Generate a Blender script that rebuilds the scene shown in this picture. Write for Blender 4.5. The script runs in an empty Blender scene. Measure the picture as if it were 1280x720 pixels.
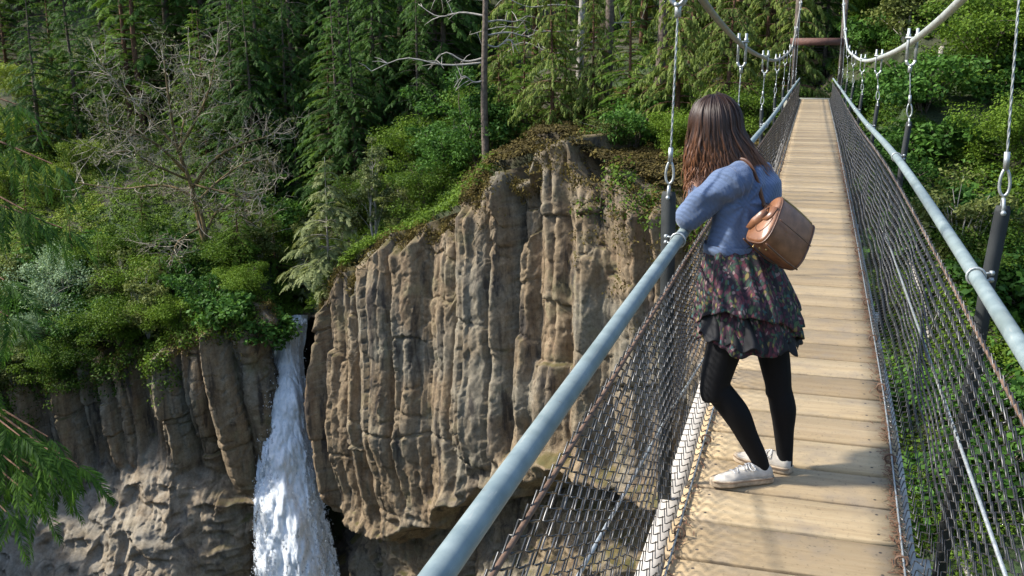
import bpy, math, random
import numpy as np
from math import radians, sin, cos, pi
from mathutils import Vector

# ------------------------------------------------------------------ camera, sky, sun, exposure
SC = bpy.context.scene
COL = SC.collection
FPX = 1250.0
PITCH = math.atan(300 / FPX)
YAW = math.atan(382 / FPX * math.cos(PITCH))
cam = bpy.data.cameras.new('camera'); co = bpy.data.objects.new('camera', cam); COL.objects.link(co)
cam.sensor_width = 36.0; cam.lens = 36.0 * FPX / 1280.0
cam.clip_start = 0.05; cam.clip_end = 2000
co.location = (0, 0, 0)
co.rotation_euler = (pi / 2 - PITCH, 0, YAW)
SC.camera = co

SUN_AZ = -105.0      # degrees from +Y, clockwise (negative: from the left)
SUN_EL = 40.0
w = bpy.data.worlds.new('World'); SC.world = w; w.use_nodes = True
nt = w.node_tree; nt.nodes.clear()
sky = nt.nodes.new('ShaderNodeTexSky'); sky.sky_type = 'NISHITA'; sky.sun_disc = False
sky.sun_elevation = radians(SUN_EL); sky.sun_rotation = radians(SUN_AZ)
bg = nt.nodes.new('ShaderNodeBackground'); bg.inputs[1].default_value = 0.15
wo = nt.nodes.new('ShaderNodeOutputWorld')
nt.links.new(sky.outputs[0], bg.inputs[0]); nt.links.new(bg.outputs[0], wo.inputs[0])
sl = bpy.data.lights.new('sun', 'SUN'); sl.energy = 3.3; sl.angle = radians(4.0); sl.color = (1.0, 0.95, 0.86)
so = bpy.data.objects.new('sun', sl); COL.objects.link(so)
sd = Vector((sin(radians(SUN_AZ)) * cos(radians(SUN_EL)), cos(radians(SUN_AZ)) * cos(radians(SUN_EL)), sin(radians(SUN_EL))))
so.rotation_euler = sd.to_track_quat('Z', 'Y').to_euler(); so.location = sd * 60
SC.view_settings.view_transform = 'Standard'
SC.view_settings.look = 'None'
SC.view_settings.exposure = 1.2
SC.view_settings.gamma = 1.0
SC.view_settings.use_curve_mapping = False
SC.cycles.max_bounces = 6; SC.cycles.diffuse_bounces = 3; SC.cycles.glossy_bounces = 3
SC.cycles.transparent_max_bounces = 16

# ------------------------------------------------------------------ numpy camera helpers
_F = np.array([-sin(YAW) * cos(PITCH), cos(YAW) * cos(PITCH), -sin(PITCH)])
_R = np.array([cos(YAW), sin(YAW), 0.0]); _U = np.cross(_R, _F)
def ray(x, y): return _F + _R * (x - 640) / FPX - _U * (y - 360) / FPX
def at_dist(x, y, D):
    d = ray(x, y); return d * D / math.hypot(d[0], d[1])
def az_of(x, y=300):
    d = ray(x, y); return math.degrees(math.atan2(d[0], d[1]))

rng = np.random.default_rng(7)
random.seed(7)

# ------------------------------------------------------------------ noise
def _hash(ix, iy, iz, seed):
    n = (ix.astype(np.int64) * 374761393 + iy.astype(np.int64) * 668265263 + iz.astype(np.int64) * 2147483647 + seed * 974711) & 0xffffffff
    n = ((n ^ (n >> 13)) * 1274126177) & 0xffffffff
    n = ((n ^ (n >> 16)) * 2246822519) & 0xffffffff
    return ((n ^ (n >> 15)) & 0xffffff) / float(0xffffff)
def vnoise(P, seed=0):
    f = np.floor(P); t = P - f; t = t * t * (3 - 2 * t); i = f.astype(np.int64)
    r = 0
    for dx in (0, 1):
        for dy in (0, 1):
            for dz in (0, 1):
                wgt = (t[:, 0] if dx else 1 - t[:, 0]) * (t[:, 1] if dy else 1 - t[:, 1]) * (t[:, 2] if dz else 1 - t[:, 2])
                r = r + wgt * _hash(i[:, 0] + dx, i[:, 1] + dy, i[:, 2] + dz, seed)
    return r * 2 - 1
def fbm(P, oct=4, seed=0, gain=0.5):
    r = 0; a = 1.0; s = 1.0
    for o in range(oct):
        r = r + a * vnoise(P * s + 17.3 * o, seed + o); a *= gain; s *= 2.03
    return r

def chips(U, W, cell, seed, tilt=1.0):
    """broken rock: jittered cells, each a plane of its own tilt; returns relief and distance to the cell edge"""
    u = U / cell[0]; w_ = W / cell[1]; iu = np.floor(u).astype(np.int64); iw = np.floor(w_).astype(np.int64)
    best = np.full(u.shape, 9.0); second = best.copy(); val = np.zeros_like(u); z0 = np.zeros_like(iu)
    for a in (-1, 0, 1):
        for b in (-1, 0, 1):
            ci, cj = iu + a, iw + b
            su = ci + _hash(ci, cj, z0, seed); sw = cj + _hash(ci, cj, z0 + 1, seed)
            d = np.hypot(u - su, w_ - sw); v = (_hash(ci, cj, z0 + 2, seed) - .5) + tilt * ((_hash(ci, cj, z0 + 3, seed) - .5) * 2.4 * (u - su) + (_hash(ci, cj, z0 + 4, seed) - .5) * 1.6 * (w_ - sw))
            m = d < best; second = np.where(m, best, np.minimum(second, d)); val = np.where(m, v, val); best = np.where(m, d, best)
    return val, second - best

# ------------------------------------------------------------------ mesh helpers
class MB:
    def __init__(s): s.v = []; s.q = []; s.t = []; s.n = 0
    def add(s, v, q=None, t=None):
        v = np.asarray(v, float).reshape(-1, 3)
        if q is not None and len(q): s.q.append(np.asarray(q, np.int64).reshape(-1, 4) + s.n)
        if t is not None and len(t): s.t.append(np.asarray(t, np.int64).reshape(-1, 3) + s.n)
        s.v.append(v); s.n += len(v); return s
    def mesh(s, name, smooth=False):
        V = np.concatenate(s.v) if s.v else np.zeros((0, 3))
        Q = np.concatenate(s.q) if s.q else np.zeros((0, 4), np.int64)
        T = np.concatenate(s.t) if s.t else np.zeros((0, 3), np.int64)
        me = bpy.data.meshes.new(name)
        me.vertices.add(len(V)); me.vertices.foreach_set('co', V.astype(np.float32).ravel())
        li = np.concatenate([Q.ravel(), T.ravel()]).astype(np.int32)
        me.loops.add(len(li)); me.loops.foreach_set('vertex_index', li)
        ls = np.concatenate([np.arange(len(Q)) * 4, len(Q) * 4 + np.arange(len(T)) * 3]).astype(np.int32)
        me.polygons.add(len(ls)); me.polygons.foreach_set('loop_start', ls)
        if smooth: me.polygons.foreach_set('use_smooth', np.ones(len(ls), bool))
        me.update(calc_edges=True); me.validate(verbose=False)
        return me
    def build(s, name, mat, parent=None, smooth=False, kind=None, loc=None):
        me = s.mesh(name, smooth)
        return link(name, me, mat, parent, kind, loc)
def link(name, me, mat, parent=None, kind=None, loc=None):
    o = bpy.data.objects.new(name, me); COL.objects.link(o)
    if mat is not None and not me.materials: me.materials.append(mat)
    if parent is not None: o.parent = parent
    if kind: o['kind'] = kind
    if loc is not None: o.location = loc
    return o
def tag(o, label=None, cat=None, group=None, kind=None):
    if label: o['label'] = label
    if cat: o['category'] = cat
    if group: o['group'] = group
    if kind: o['kind'] = kind
    return o
def thing(name, label, cat, loc=(0, 0, 0), group=None, rz=0.0):
    o = bpy.data.objects.new(name, None); COL.objects.link(o); o.location = loc; o.rotation_euler = (0, 0, rz)
    o.empty_display_size = 0.2
    return tag(o, label, cat, group)
def copy_tree(o, parent=None):
    c = o.copy(); COL.objects.link(c); c.parent = parent
    for ch in o.children: copy_tree(ch, c)
    return c

def frames(P):
    P = np.asarray(P, float); n = len(P)
    T = np.gradient(P, axis=0) if n > 2 else np.repeat((P[1] - P[0])[None], n, 0)
    T /= np.linalg.norm(T, axis=1)[:, None] + 1e-12
    a = np.array([0, 0, 1.0]) if abs(T[0][2]) < 0.9 else np.array([1.0, 0, 0])
    N = np.zeros_like(T); u = np.cross(T[0], a); u /= np.linalg.norm(u); N[0] = u
    for i in range(1, n):
        u = u - T[i] * (u @ T[i]); l = np.linalg.norm(u)
        u = u / l if l > 1e-8 else N[i - 1]; N[i] = u
    return T, N, np.cross(T, N)
def tube(mb, P, r, sides=8, caps=True, ry=None, closed=False):
    P = np.asarray(P, float); n = len(P)
    if closed: P = np.concatenate([P, P[:1]]); n += 1
    r = np.broadcast_to(np.asarray(r, float), (n,)); r2 = r if ry is None else np.broadcast_to(np.asarray(ry, float), (n,))
    T, N, B = frames(P)
    a = np.linspace(0, 2 * pi, sides, endpoint=False)
    V = P[:, None] + N[:, None] * (np.cos(a)[None, :, None] * r[:, None, None]) + B[:, None] * (np.sin(a)[None, :, None] * r2[:, None, None])
    i = np.arange(n - 1)[:, None] * sides; j = np.arange(sides)[None]; k = (j + 1) % sides
    q = np.stack([i + j, i + k, i + sides + k, i + sides + j], -1).reshape(-1, 4)
    V = V.reshape(-1, 3); t = []
    if caps and not closed:
        V = np.concatenate([V, P[:1], P[-1:]]); c0 = n * sides; c1 = c0 + 1
        for jj in range(sides):
            kk = (jj + 1) % sides
            t.append((c0, kk, jj)); t.append((c1, (n - 1) * sides + jj, (n - 1) * sides + kk))
    mb.add(V, q, t); return mb
def loft(mb, rings, cap0=True, cap1=True):
    R = np.asarray(rings, float); n, m = R.shape[:2]
    V = R.reshape(-1, 3)
    i = np.arange(n - 1)[:, None] * m; j = np.arange(m)[None]; k = (j + 1) % m
    q = np.stack([i + j, i + k, i + m + k, i + m + j], -1).reshape(-1, 4); t = []
    V = np.concatenate([V, R[0].mean(0)[None], R[-1].mean(0)[None]]); c0 = n * m
    for jj in range(m):
        kk = (jj + 1) % m
        if cap0: t.append((c0, kk, jj))
        if cap1: t.append((c0 + 1, (n - 1) * m + jj, (n - 1) * m + kk))
    mb.add(V, q, t); return mb
def box(mb, c, h, rot=None):
    s = np.array([[x, y, z] for x in (-1, 1) for y in (-1, 1) for z in (-1, 1)], float) * np.asarray(h, float)
    if rot is not None: s = s @ np.asarray(rot).T
    q = [(0, 1, 3, 2), (4, 6, 7, 5), (0, 4, 5, 1), (2, 3, 7, 6), (0, 2, 6, 4), (1, 5, 7, 3)]
    mb.add(s + np.asarray(c, float), q); return mb
def sphere(mb, c, r, seg=14, rings=9, rot=None):
    r = np.broadcast_to(np.asarray(r, float), (3,))
    th = np.linspace(0.02, pi - 0.02, rings); a = np.linspace(0, 2 * pi, seg, endpoint=False)
    R = np.stack([np.sin(th)[:, None] * np.cos(a), np.sin(th)[:, None] * np.sin(a), np.cos(th)[:, None] * np.ones_like(a)], -1)[::-1] * r
    if rot is not None: R = R @ np.asarray(rot).T
    return loft(mb, R + np.asarray(c, float))
def smooth_path(P, n):
    P = np.asarray(P, float); k = len(P)
    t = np.linspace(0, k - 1, n); out = []
    for tt in t:
        i = min(int(tt), k - 2); u = tt - i
        p0 = P[max(i - 1, 0)]; p1 = P[i]; p2 = P[i + 1]; p3 = P[min(i + 2, k - 1)]
        out.append(0.5 * ((2 * p1) + (-p0 + p2) * u + (2 * p0 - 5 * p1 + 4 * p2 - p3) * u * u + (-p0 + 3 * p1 - 3 * p2 + p3) * u ** 3))
    return np.array(out)
def sm_interp(x, xs, ys):
    """smooth (Catmull-Rom) interpolation of samples"""
    xs = np.asarray(xs, float); ys = np.asarray(ys, float)
    m = np.gradient(ys, xs); x = np.clip(np.asarray(x, float), xs[0], xs[-1])
    i = np.clip(np.searchsorted(xs, x) - 1, 0, len(xs) - 2)
    h = xs[i + 1] - xs[i]; t = (x - xs[i]) / h
    return ((1 + 2 * t) * (1 - t) ** 2 * ys[i] + t * (1 - t) ** 2 * h * m[i] + t * t * (3 - 2 * t) * ys[i + 1] + t * t * (t - 1) * h * m[i + 1])

# ------------------------------------------------------------------ materials
def newmat(name):
    m = bpy.data.materials.new(name); m.use_nodes = True; n = m.node_tree.nodes; n.clear()
    out = n.new('ShaderNodeOutputMaterial'); p = n.new('ShaderNodeBsdfPrincipled')
    m.node_tree.links.new(p.outputs[0], out.inputs[0])
    return m, m.node_tree, p, out
def N(t, typ, **kw):
    n = t.nodes.new(typ)
    for k, v in kw.items():
        if k == 'inp':
            for a, b in v.items(): n.inputs[a].default_value = b
        else: setattr(n, k, v)
    return n
def coords(t, scale=(1, 1, 1), rot=(0, 0, 0)):
    tc = N(t, 'ShaderNodeTexCoord'); mp = N(t, 'ShaderNodeMapping'); mp.inputs['Scale'].default_value = scale; mp.inputs['Rotation'].default_value = rot
    t.links.new(tc.outputs['Object'], mp.inputs['Vector']); return mp.outputs[0]
def noise(t, vec, scale, detail=4, rough=0.55, dist=0.0):
    n = N(t, 'ShaderNodeTexNoise'); n.inputs['Scale'].default_value = scale; n.inputs['Detail'].default_value = detail
    n.inputs['Roughness'].default_value = rough; n.inputs['Distortion'].default_value = dist
    if vec is not None: t.links.new(vec, n.inputs['Vector'])
    return n.outputs['Fac']
def ramp(t, fac, stops, interp='LINEAR'):
    r = N(t, 'ShaderNodeValToRGB'); r.color_ramp.interpolation = interp; e = r.color_ramp.elements
    while len(e) > 1: e.remove(e[-1])
    for i, (p, c) in enumerate(stops):
        el = e[0] if i == 0 else e.new(p)
        el.position = p; el.color = (c, c, c, 1) if isinstance(c, (int, float)) else (*c, 1)
    t.links.new(fac, r.inputs[0]); return r.outputs[0]
def mix(t, a, b, fac, mode='MIX'):
    m = N(t, 'ShaderNodeMix', data_type='RGBA', blend_type=mode)
    for s, v in ((m.inputs[6], a), (m.inputs[7], b), (m.inputs[0], fac)):
        if isinstance(v, (int, float)): s.default_value = v if s.name == 'Factor' else (v, v, v, 1)
        elif isinstance(v, tuple): s.default_value = (*v, 1)
        else: t.links.new(v, s)
    return m.outputs[2]
def bump(t, p, h, strength=0.4, dist=0.02):
    b = N(t, 'ShaderNodeBump'); b.inputs['Strength'].default_value = strength; b.inputs['Distance'].default_value = dist
    t.links.new(h, b.inputs['Height']); t.links.new(b.outputs[0], p.inputs['Normal'])
def simple(name, col, rough=0.6, metal=0.0, nscale=20, var=0.25, bmp=0.2, bdist=0.005):
    m, t, p, o = newmat(name); v = coords(t)
    f = noise(t, v, nscale, 5)
    c0 = tuple(x * (1 - var) for x in col); c1 = tuple(min(1, x * (1 + var)) for x in col)
    t.links.new(ramp(t, f, [(0.3, c0), (0.7, c1)]), p.inputs['Base Color'])
    p.inputs['Roughness'].default_value = rough; p.inputs['Metallic'].default_value = metal
    if bmp: bump(t, p, f, bmp, bdist)
    return m
def leafmat(name, dark, light, trans=0.3, nscale=0.5, rough=0.55, tint=0.12):
    m, t, p, o = newmat(name)
    geo = N(t, 'ShaderNodeNewGeometry'); f1 = noise(t, geo.outputs['Position'], nscale, 3)
    oi = N(t, 'ShaderNodeObjectInfo'); ad = N(t, 'ShaderNodeMath', operation='MULTIPLY_ADD'); ad.inputs[1].default_value = 0.35; ad.inputs[2].default_value = -0.17
    t.links.new(oi.outputs['Random'], ad.inputs[0])
    rl = N(t, 'ShaderNodeMath', operation='MULTIPLY_ADD'); rl.inputs[1].default_value = 0.45; rl.inputs[2].default_value = -0.22
    t.links.new(geo.outputs['Random Per Island'], rl.inputs[0])
    s1 = N(t, 'ShaderNodeMath', operation='ADD'); t.links.new(f1, s1.inputs[0]); t.links.new(ad.outputs[0], s1.inputs[1])
    s2 = N(t, 'ShaderNodeMath', operation='ADD'); t.links.new(s1.outputs[0], s2.inputs[0]); t.links.new(rl.outputs[0], s2.inputs[1])
    c = ramp(t, s2.outputs[0], [(0.2, dark), (0.75, light)])
    t.links.new(c, p.inputs['Base Color']); p.inputs['Roughness'].default_value = rough
    p.inputs['Specular IOR Level'].default_value = 0.14
    tr = N(t, 'ShaderNodeBsdfTranslucent'); t.links.new(mix(t, c, (1.0, 1.0, 0.25), 0.35, 'MULTIPLY'), tr.inputs[0])
    mx = N(t, 'ShaderNodeMixShader'); mx.inputs[0].default_value = trans
    t.links.new(p.outputs[0], mx.inputs[1]); t.links.new(tr.outputs[0], mx.inputs[2]); t.links.new(mx.outputs[0], o.inputs[0])
    return m

def rock_material():
    m, t, p, o = newmat('basalt_rock')
    v = coords(t); vs = coords(t, (1.0, 1.0, 0.14))
    big = noise(t, v, 0.30, 4); med = noise(t, v, 1.6, 6, 0.65); fine = noise(t, v, 9, 8, 0.72); streak = noise(t, vs, 1.5, 6, 0.62, 0.5); s2 = noise(t, vs, 3.2, 5, 0.65, 0.3)
    c = ramp(t, mix(t, med, s2, 0.55), [(0.31, (0.075, 0.050, 0.028)), (0.45, (0.185, 0.132, 0.075)), (0.59, (0.285, 0.213, 0.128)), (0.73, (0.43, 0.345, 0.225))])
    c = mix(t, c, (0.25, 0.14, 0.075), ramp(t, noise(t, vs, 0.9, 4, 0.6, 0.5), [(0.56, 0.0), (0.72, 0.4)]))
    c = mix(t, c, (0.215, 0.205, 0.16), ramp(t, big, [(0.47, 0.0), (0.62, 0.6)]))
    c = mix(t, c, (0.13, 0.135, 0.06), ramp(t, noise(t, v, 0.8, 5, 0.6), [(0.56, 0.0), (0.70, 0.45)]))
    c = mix(t, c, (0.026, 0.022, 0.02), ramp(t, streak, [(0.54, 0.0), (0.65, 0.85)]))
    c = mix(t, c, 0.35, ramp(t, fine, [(0.32, 0.7), (0.55, 0.0)]), 'MULTIPLY')
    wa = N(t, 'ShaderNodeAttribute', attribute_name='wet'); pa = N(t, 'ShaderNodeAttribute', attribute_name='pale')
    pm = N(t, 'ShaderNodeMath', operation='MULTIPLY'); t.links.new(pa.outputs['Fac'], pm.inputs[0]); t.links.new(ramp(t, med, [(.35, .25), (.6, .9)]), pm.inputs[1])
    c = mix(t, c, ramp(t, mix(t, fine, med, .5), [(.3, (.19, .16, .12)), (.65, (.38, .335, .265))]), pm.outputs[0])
    c = mix(t, c, (0.022, 0.02, 0.018), ramp(t, wa.outputs['Fac'], [(.1, 0), (.8, .85)]))
    geo = N(t, 'ShaderNodeNewGeometry'); sx = N(t, 'ShaderNodeSeparateXYZ'); t.links.new(geo.outputs['Normal'], sx.inputs[0])
    up = N(t, 'ShaderNodeMath', operation='MULTIPLY'); t.links.new(ramp(t, sx.outputs[2], [(0.55, 0.0), (0.8, 1.0)]), up.inputs[0]); t.links.new(ramp(t, noise(t, v, 1.1, 5), [(0.38, 0.0), (0.55, 1.0)]), up.inputs[1])
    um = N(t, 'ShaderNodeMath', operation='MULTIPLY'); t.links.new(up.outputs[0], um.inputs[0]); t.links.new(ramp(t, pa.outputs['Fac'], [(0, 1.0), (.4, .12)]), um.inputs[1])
    c = mix(t, c, mix(t, (0.05, 0.07, 0.015), (0.14, 0.085, 0.03), noise(t, v, 2.5, 3)), um.outputs[0])
    t.links.new(c, p.inputs['Base Color']); p.inputs['Roughness'].default_value = 0.88
    bump(t, p, mix(t, fine, noise(t, v, 24, 6, .7), 0.5), 0.8, 0.06)
    return m

def wood_deck():
    m, t, p, o = newmat('weathered_planks')
    tc = N(t, 'ShaderNodeTexCoord'); sp = N(t, 'ShaderNodeSeparateXYZ'); t.links.new(tc.outputs['Object'], sp.inputs[0])
    dv = N(t, 'ShaderNodeMath', operation='DIVIDE'); dv.inputs[1].default_value = 0.29; t.links.new(sp.outputs[1], dv.inputs[0])
    fl = N(t, 'ShaderNodeMath', operation='FLOOR'); t.links.new(dv.outputs[0], fl.inputs[0])
    wn = N(t, 'ShaderNodeTexWhiteNoise', noise_dimensions='1D'); t.links.new(fl.outputs[0], wn.inputs['W'])
    sc = N(t, 'ShaderNodeVectorMath', operation='MULTIPLY_ADD'); t.links.new(tc.outputs['Object'], sc.inputs[0]); sc.inputs[1].default_value = (1.6, 30, 6)
    mu = N(t, 'ShaderNodeVectorMath', operation='SCALE'); t.links.new(wn.outputs['Color'], mu.inputs[0]); mu.inputs['Scale'].default_value = 40
    t.links.new(mu.outputs[0], sc.inputs[2])
    g = noise(t, sc.outputs[0], 1.0, 6, 0.65, 0.4)
    v = coords(t); blot = noise(t, v, 5, 5, 0.6); sp2 = noise(t, v, 60, 4, 0.7)
    c = ramp(t, g, [(0.22, (0.33, 0.24, 0.135)), (0.5, (0.44, 0.335, 0.20)), (0.78, (0.51, 0.405, 0.255))])
    c = mix(t, c, ramp(t, wn.outputs['Value'], [(0.0, (0.72, 0.68, 0.62)), (0.5, (0.95, 0.92, 0.88)), (1.0, (1.12, 1.1, 1.05))]), 1.0, 'MULTIPLY')
    c = mix(t, c, (0.24, 0.20, 0.155), ramp(t, blot, [(0.50, 0.0), (0.72, 0.6)]))
    c = mix(t, c, 0.4, ramp(t, sp2, [(0.30, 0.7), (0.42, 0.0)]), 'MULTIPLY')
    def mth(op, a, b=None):
        n_ = N(t, 'ShaderNodeMath', operation=op)
        for k_, v_ in enumerate((a, b)):
            if v_ is None: continue
            if isinstance(v_, (int, float)): n_.inputs[k_].default_value = v_
            else: t.links.new(v_, n_.inputs[k_])
        return n_.outputs[0]
    ly = mth('MULTIPLY', mth('SUBTRACT', mth('ABSOLUTE', mth('SUBTRACT', mth('FRACT', dv.outputs[0]), .5)), .27), .29)
    lx = mth('SUBTRACT', mth('ABSOLUTE', mth('SUBTRACT', sp.outputs[0], .02)), .335)
    rd = mth('SQRT', mth('ADD', mth('MULTIPLY', lx, lx), mth('MULTIPLY', ly, ly)))
    c = mix(t, c, (.05, .04, .035), ramp(t, mth('MULTIPLY', rd, 20), [(.09, .95), (.16, 0)]))
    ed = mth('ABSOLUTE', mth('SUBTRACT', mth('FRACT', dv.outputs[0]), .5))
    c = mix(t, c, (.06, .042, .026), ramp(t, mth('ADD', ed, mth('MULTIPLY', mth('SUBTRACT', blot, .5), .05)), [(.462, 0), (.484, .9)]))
    # knots
    vo = N(t, 'ShaderNodeTexVoronoi'); vo.inputs['Scale'].default_value = 2.6; vo.inputs['Randomness'].default_value = 1.0
    t.links.new(coords(t, (0.8, 1.5, 1)), vo.inputs['Vector'])
    c = mix(t, c, (0.12, 0.075, 0.045), ramp(t, vo.outputs['Distance'], [(0.03, 0.85), (0.075, 0.0)]))
    t.links.new(c, p.inputs['Base Color']); p.inputs['Roughness'].default_value = 0.8
    bump(t, p, g, 0.35, 0.006)
    return m

def metal(name, col, rough, metallic=0.85, var=0.2, ns=25):
    m, t, p, o = newmat(name); v = coords(t); f = noise(t, v, ns, 5, 0.6)
    c = ramp(t, f, [(0.3, tuple(x * (1 - var) for x in col)), (0.7, tuple(min(1, x * (1 + var)) for x in col))])
    t.links.new(c, p.inputs['Base Color']); p.inputs['Metallic'].default_value = metallic
    t.links.new(ramp(t, f, [(0.3, rough * 0.8), (0.7, min(1, rough * 1.25))]), p.inputs['Roughness'])
    return m

M = {}
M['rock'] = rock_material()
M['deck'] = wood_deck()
M['rail'] = metal('galvanised_pipe', (0.24, 0.305, 0.31), 0.5, 0.12, 0.2, 18)
def rail_material():
    m, t, p, o = newmat('worn_galvanised_pipe'); v = coords(t); vs = coords(t, (1, .12, 1))
    a = noise(t, v, 14, 5, .65); b_ = noise(t, vs, 60, 5, .7); g_ = noise(t, v, 3, 4)
    c = ramp(t, a, [(.3, (.17, .22, .225)), (.7, (.27, .325, .32))])
    c = mix(t, c, (.36, .37, .34), ramp(t, b_, [(.58, 0), (.68, .6)])); c = mix(t, c, (.15, .105, .07), ramp(t, noise(t, v, 26, 6, .75), [(.64, 0), (.70, .75)])); c = mix(t, c, (.12, .15, .13), ramp(t, g_, [(.52, 0), (.7, .5)]))
    t.links.new(c, p.inputs['Base Color']); p.inputs['Metallic'].default_value = .1; t.links.new(ramp(t, a, [(.3, .42), (.7, .68)]), p.inputs['Roughness']); p.inputs['Specular IOR Level'].default_value = .4
    bump(t, p, b_, .12, .002); return m
M['rail'] = rail_material()
M['cable_dull'] = metal('weathered_cable', (.27, .25, .20), .6, .25, .3, 14)
M['wire'] = metal('dark_wire', (0.085, 0.085, 0.085), 0.38, 0.75, 0.35, 30)
M['cable'] = metal('steel_cable', (0.42, 0.44, 0.43), 0.45, 0.6, 0.2, 40)
M['cable_main'] = metal('pale_cable', (0.50, 0.52, 0.48), 0.5, 0.35, 0.15, 14)
M['rust'] = simple('rusty_steel', (0.17, 0.105, 0.07), 0.75, 0.3, 30, 0.4)
M['plate'] = metal('dark_plate', (0.032, 0.036, 0.036), 0.7, 0.1, 0.25, 14)
M['stringer'] = simple('pale_timber', (0.42, 0.385, 0.335), 0.8, 0, 9, 0.25)
M['beam'] = simple('dark_red_timber', (0.12, 0.055, 0.04), 0.75, 0, 6, 0.35)
M['bark'] = simple('bark_grey', (0.115, 0.088, 0.066), 0.9, 0, 7, 0.5, 0.8, 0.05)
M['bark_red'] = simple('bark_brown', (0.13, 0.065, 0.035), 0.9, 0, 7, 0.5, 0.8, 0.05)
M['bark_pale'] = simple('dead_wood', (0.33, 0.30, 0.255), 0.85, 0, 6, 0.35, 0.5, 0.03)
M['twig'] = simple('lichen_twig', (0.33, 0.285, 0.215), 0.85, 0, 3, 0.45, 0.0)
M['moss_wood'] = simple('mossy_limb', (0.16, 0.11, 0.045), 0.9, 0, 2.5, 0.6, 0.4, 0.03)
M['fir_dark'] = leafmat('fir_dark', (0.026, 0.066, 0.014), (0.105, 0.20, 0.04), 0.36, 0.45)
M['fir_mid'] = leafmat('fir_mid', (0.035, 0.08, 0.010), (0.15, 0.255, 0.03), 0.32, 0.6)
M['cedar_light'] = leafmat('cedar_light', (0.06, 0.095, 0.018), (0.22, 0.285, 0.06), 0.3, 0.8)
M['pale_fir'] = leafmat('pale_fir', (0.085, 0.115, 0.04), (0.25, 0.28, 0.11), 0.3, 1.0)
M['leaf_bright'] = leafmat('leaf_bright', (0.025, 0.072, 0.012), (0.10, 0.21, 0.035), 0.32, 1.0)
M['leaf_pale'] = leafmat('leaf_pale', (0.10, 0.17, 0.085), (0.30, 0.40, 0.22), 0.3, 1.2)
M['leaf_shrub'] = leafmat('leaf_shrub', (0.026, 0.064, 0.008), (0.155, 0.245, 0.026), 0.35, 0.35)
M['leaf_olive'] = leafmat('leaf_olive', (0.045, 0.065, 0.016), (0.19, 0.22, 0.06), 0.3, 0.6)
M['leaf_yellow'] = leafmat('leaf_yellow', (0.07, 0.13, 0.015), (0.28, 0.34, 0.05), 0.35, 0.7)
M['near_cedar'] = leafmat('near_cedar', (0.03, 0.075, 0.012), (0.12, 0.235, 0.03), 0.4, 1.5)
M['moss'] = leafmat('moss_tufts', (0.055, 0.042, 0.016), (0.16, 0.125, 0.035), 0.15, 1.5, 0.9)

def ground_material():
    m, t, p, o = newmat('forest_floor'); v = coords(t)
    a = noise(t, v, 0.25, 5); b = noise(t, v, 2.2, 6, 0.65); f = noise(t, v, 14, 4)
    c = mix(t, ramp(t, b, [(0.3, (0.02, 0.016, 0.011)), (0.6, (0.06, 0.042, 0.025))]), ramp(t, f, [(0.3, (0.012, 0.03, 0.008)), (0.7, (0.045, 0.085, 0.02))]), ramp(t, a, [(0.38, 0.1), (0.6, 0.9)]))
    t.links.new(c, p.inputs['Base Color']); p.inputs['Roughness'].default_value = 0.95
    bump(t, p, b, 0.8, 0.15); return m
M['ground'] = ground_material()

def water_material():
    m, t, p, o = newmat('white_water'); v = coords(t, (1.0, 1.0, 0.30))
    f = noise(t, v, 3.2, 8, 0.68, 0.5); f2 = noise(t, coords(t, (1, 1, 0.5)), 9, 6, 0.7)
    s = N(t, 'ShaderNodeMath', operation='ADD'); t.links.new(f, s.inputs[0]); t.links.new(f2, s.inputs[1])
    at = N(t, 'ShaderNodeAttribute', attribute_name='thin'); s2 = N(t, 'ShaderNodeMath', operation='SUBTRACT'); t.links.new(s.outputs[0], s2.inputs[0]); t.links.new(at.outputs['Fac'], s2.inputs[1])
    alpha = ramp(t, s2.outputs[0], [(0.43, 0.0), (0.57, 1.0)])
    t.links.new(ramp(t, f2, [(0.3, (0.58, 0.66, 0.72)), (0.6, (0.90, 0.92, 0.93))]), p.inputs['Base Color']); p.inputs['Roughness'].default_value = 0.4
    t.links.new(alpha, p.inputs['Alpha']); bump(t, p, s.outputs[0], 0.5, 0.15)
    return m
M['water'] = water_material()
M['creek'] = simple('creek_water', (0.04, 0.06, 0.05), 0.1, 0, 3, 0.3, 0.2, 0.02)

# ------------------------------------------------------------------ terrain
# cliff line: picture column, picture row of its rim, distance on the ground
RIM = [(-900, 490, 48), (-420, 470, 52), (-200, 455, 57), (-60, 462, 56), (50, 462, 53), (120, 442, 51), (200, 427, 49), (270, 388, 47.5), (325, 386, 46.6), (338, 390, 47.2), (350, 398, 50),
       (382, 398, 50), (392, 388, 47), (400, 384, 45.8), (420, 342, 44.6), (450, 313, 43.2), (500, 290, 41.6), (560, 266, 39.8), (600, 236, 38.4), (612, 205, 38.0), (660, 196, 36.8),
       (680, 168, 36.0), (705, 168, 35.4), (735, 195, 34.8), (790, 215, 33.6), (830, 235, 32.6), (900, 240, 31.2), (960, 215, 30.2), (1000, 175, 29.8)]
RAZ = np.array([az_of(x, y) for x, y, D in RIM]); RD = np.array([D for x, y, D in RIM], float)
RZ = np.array([at_dist(x, y, D)[2] for x, y, D in RIM])
BASE_Z = -33.0
_ts = [0, 2, 5, 12, 25, 60, 160, 420]
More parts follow.
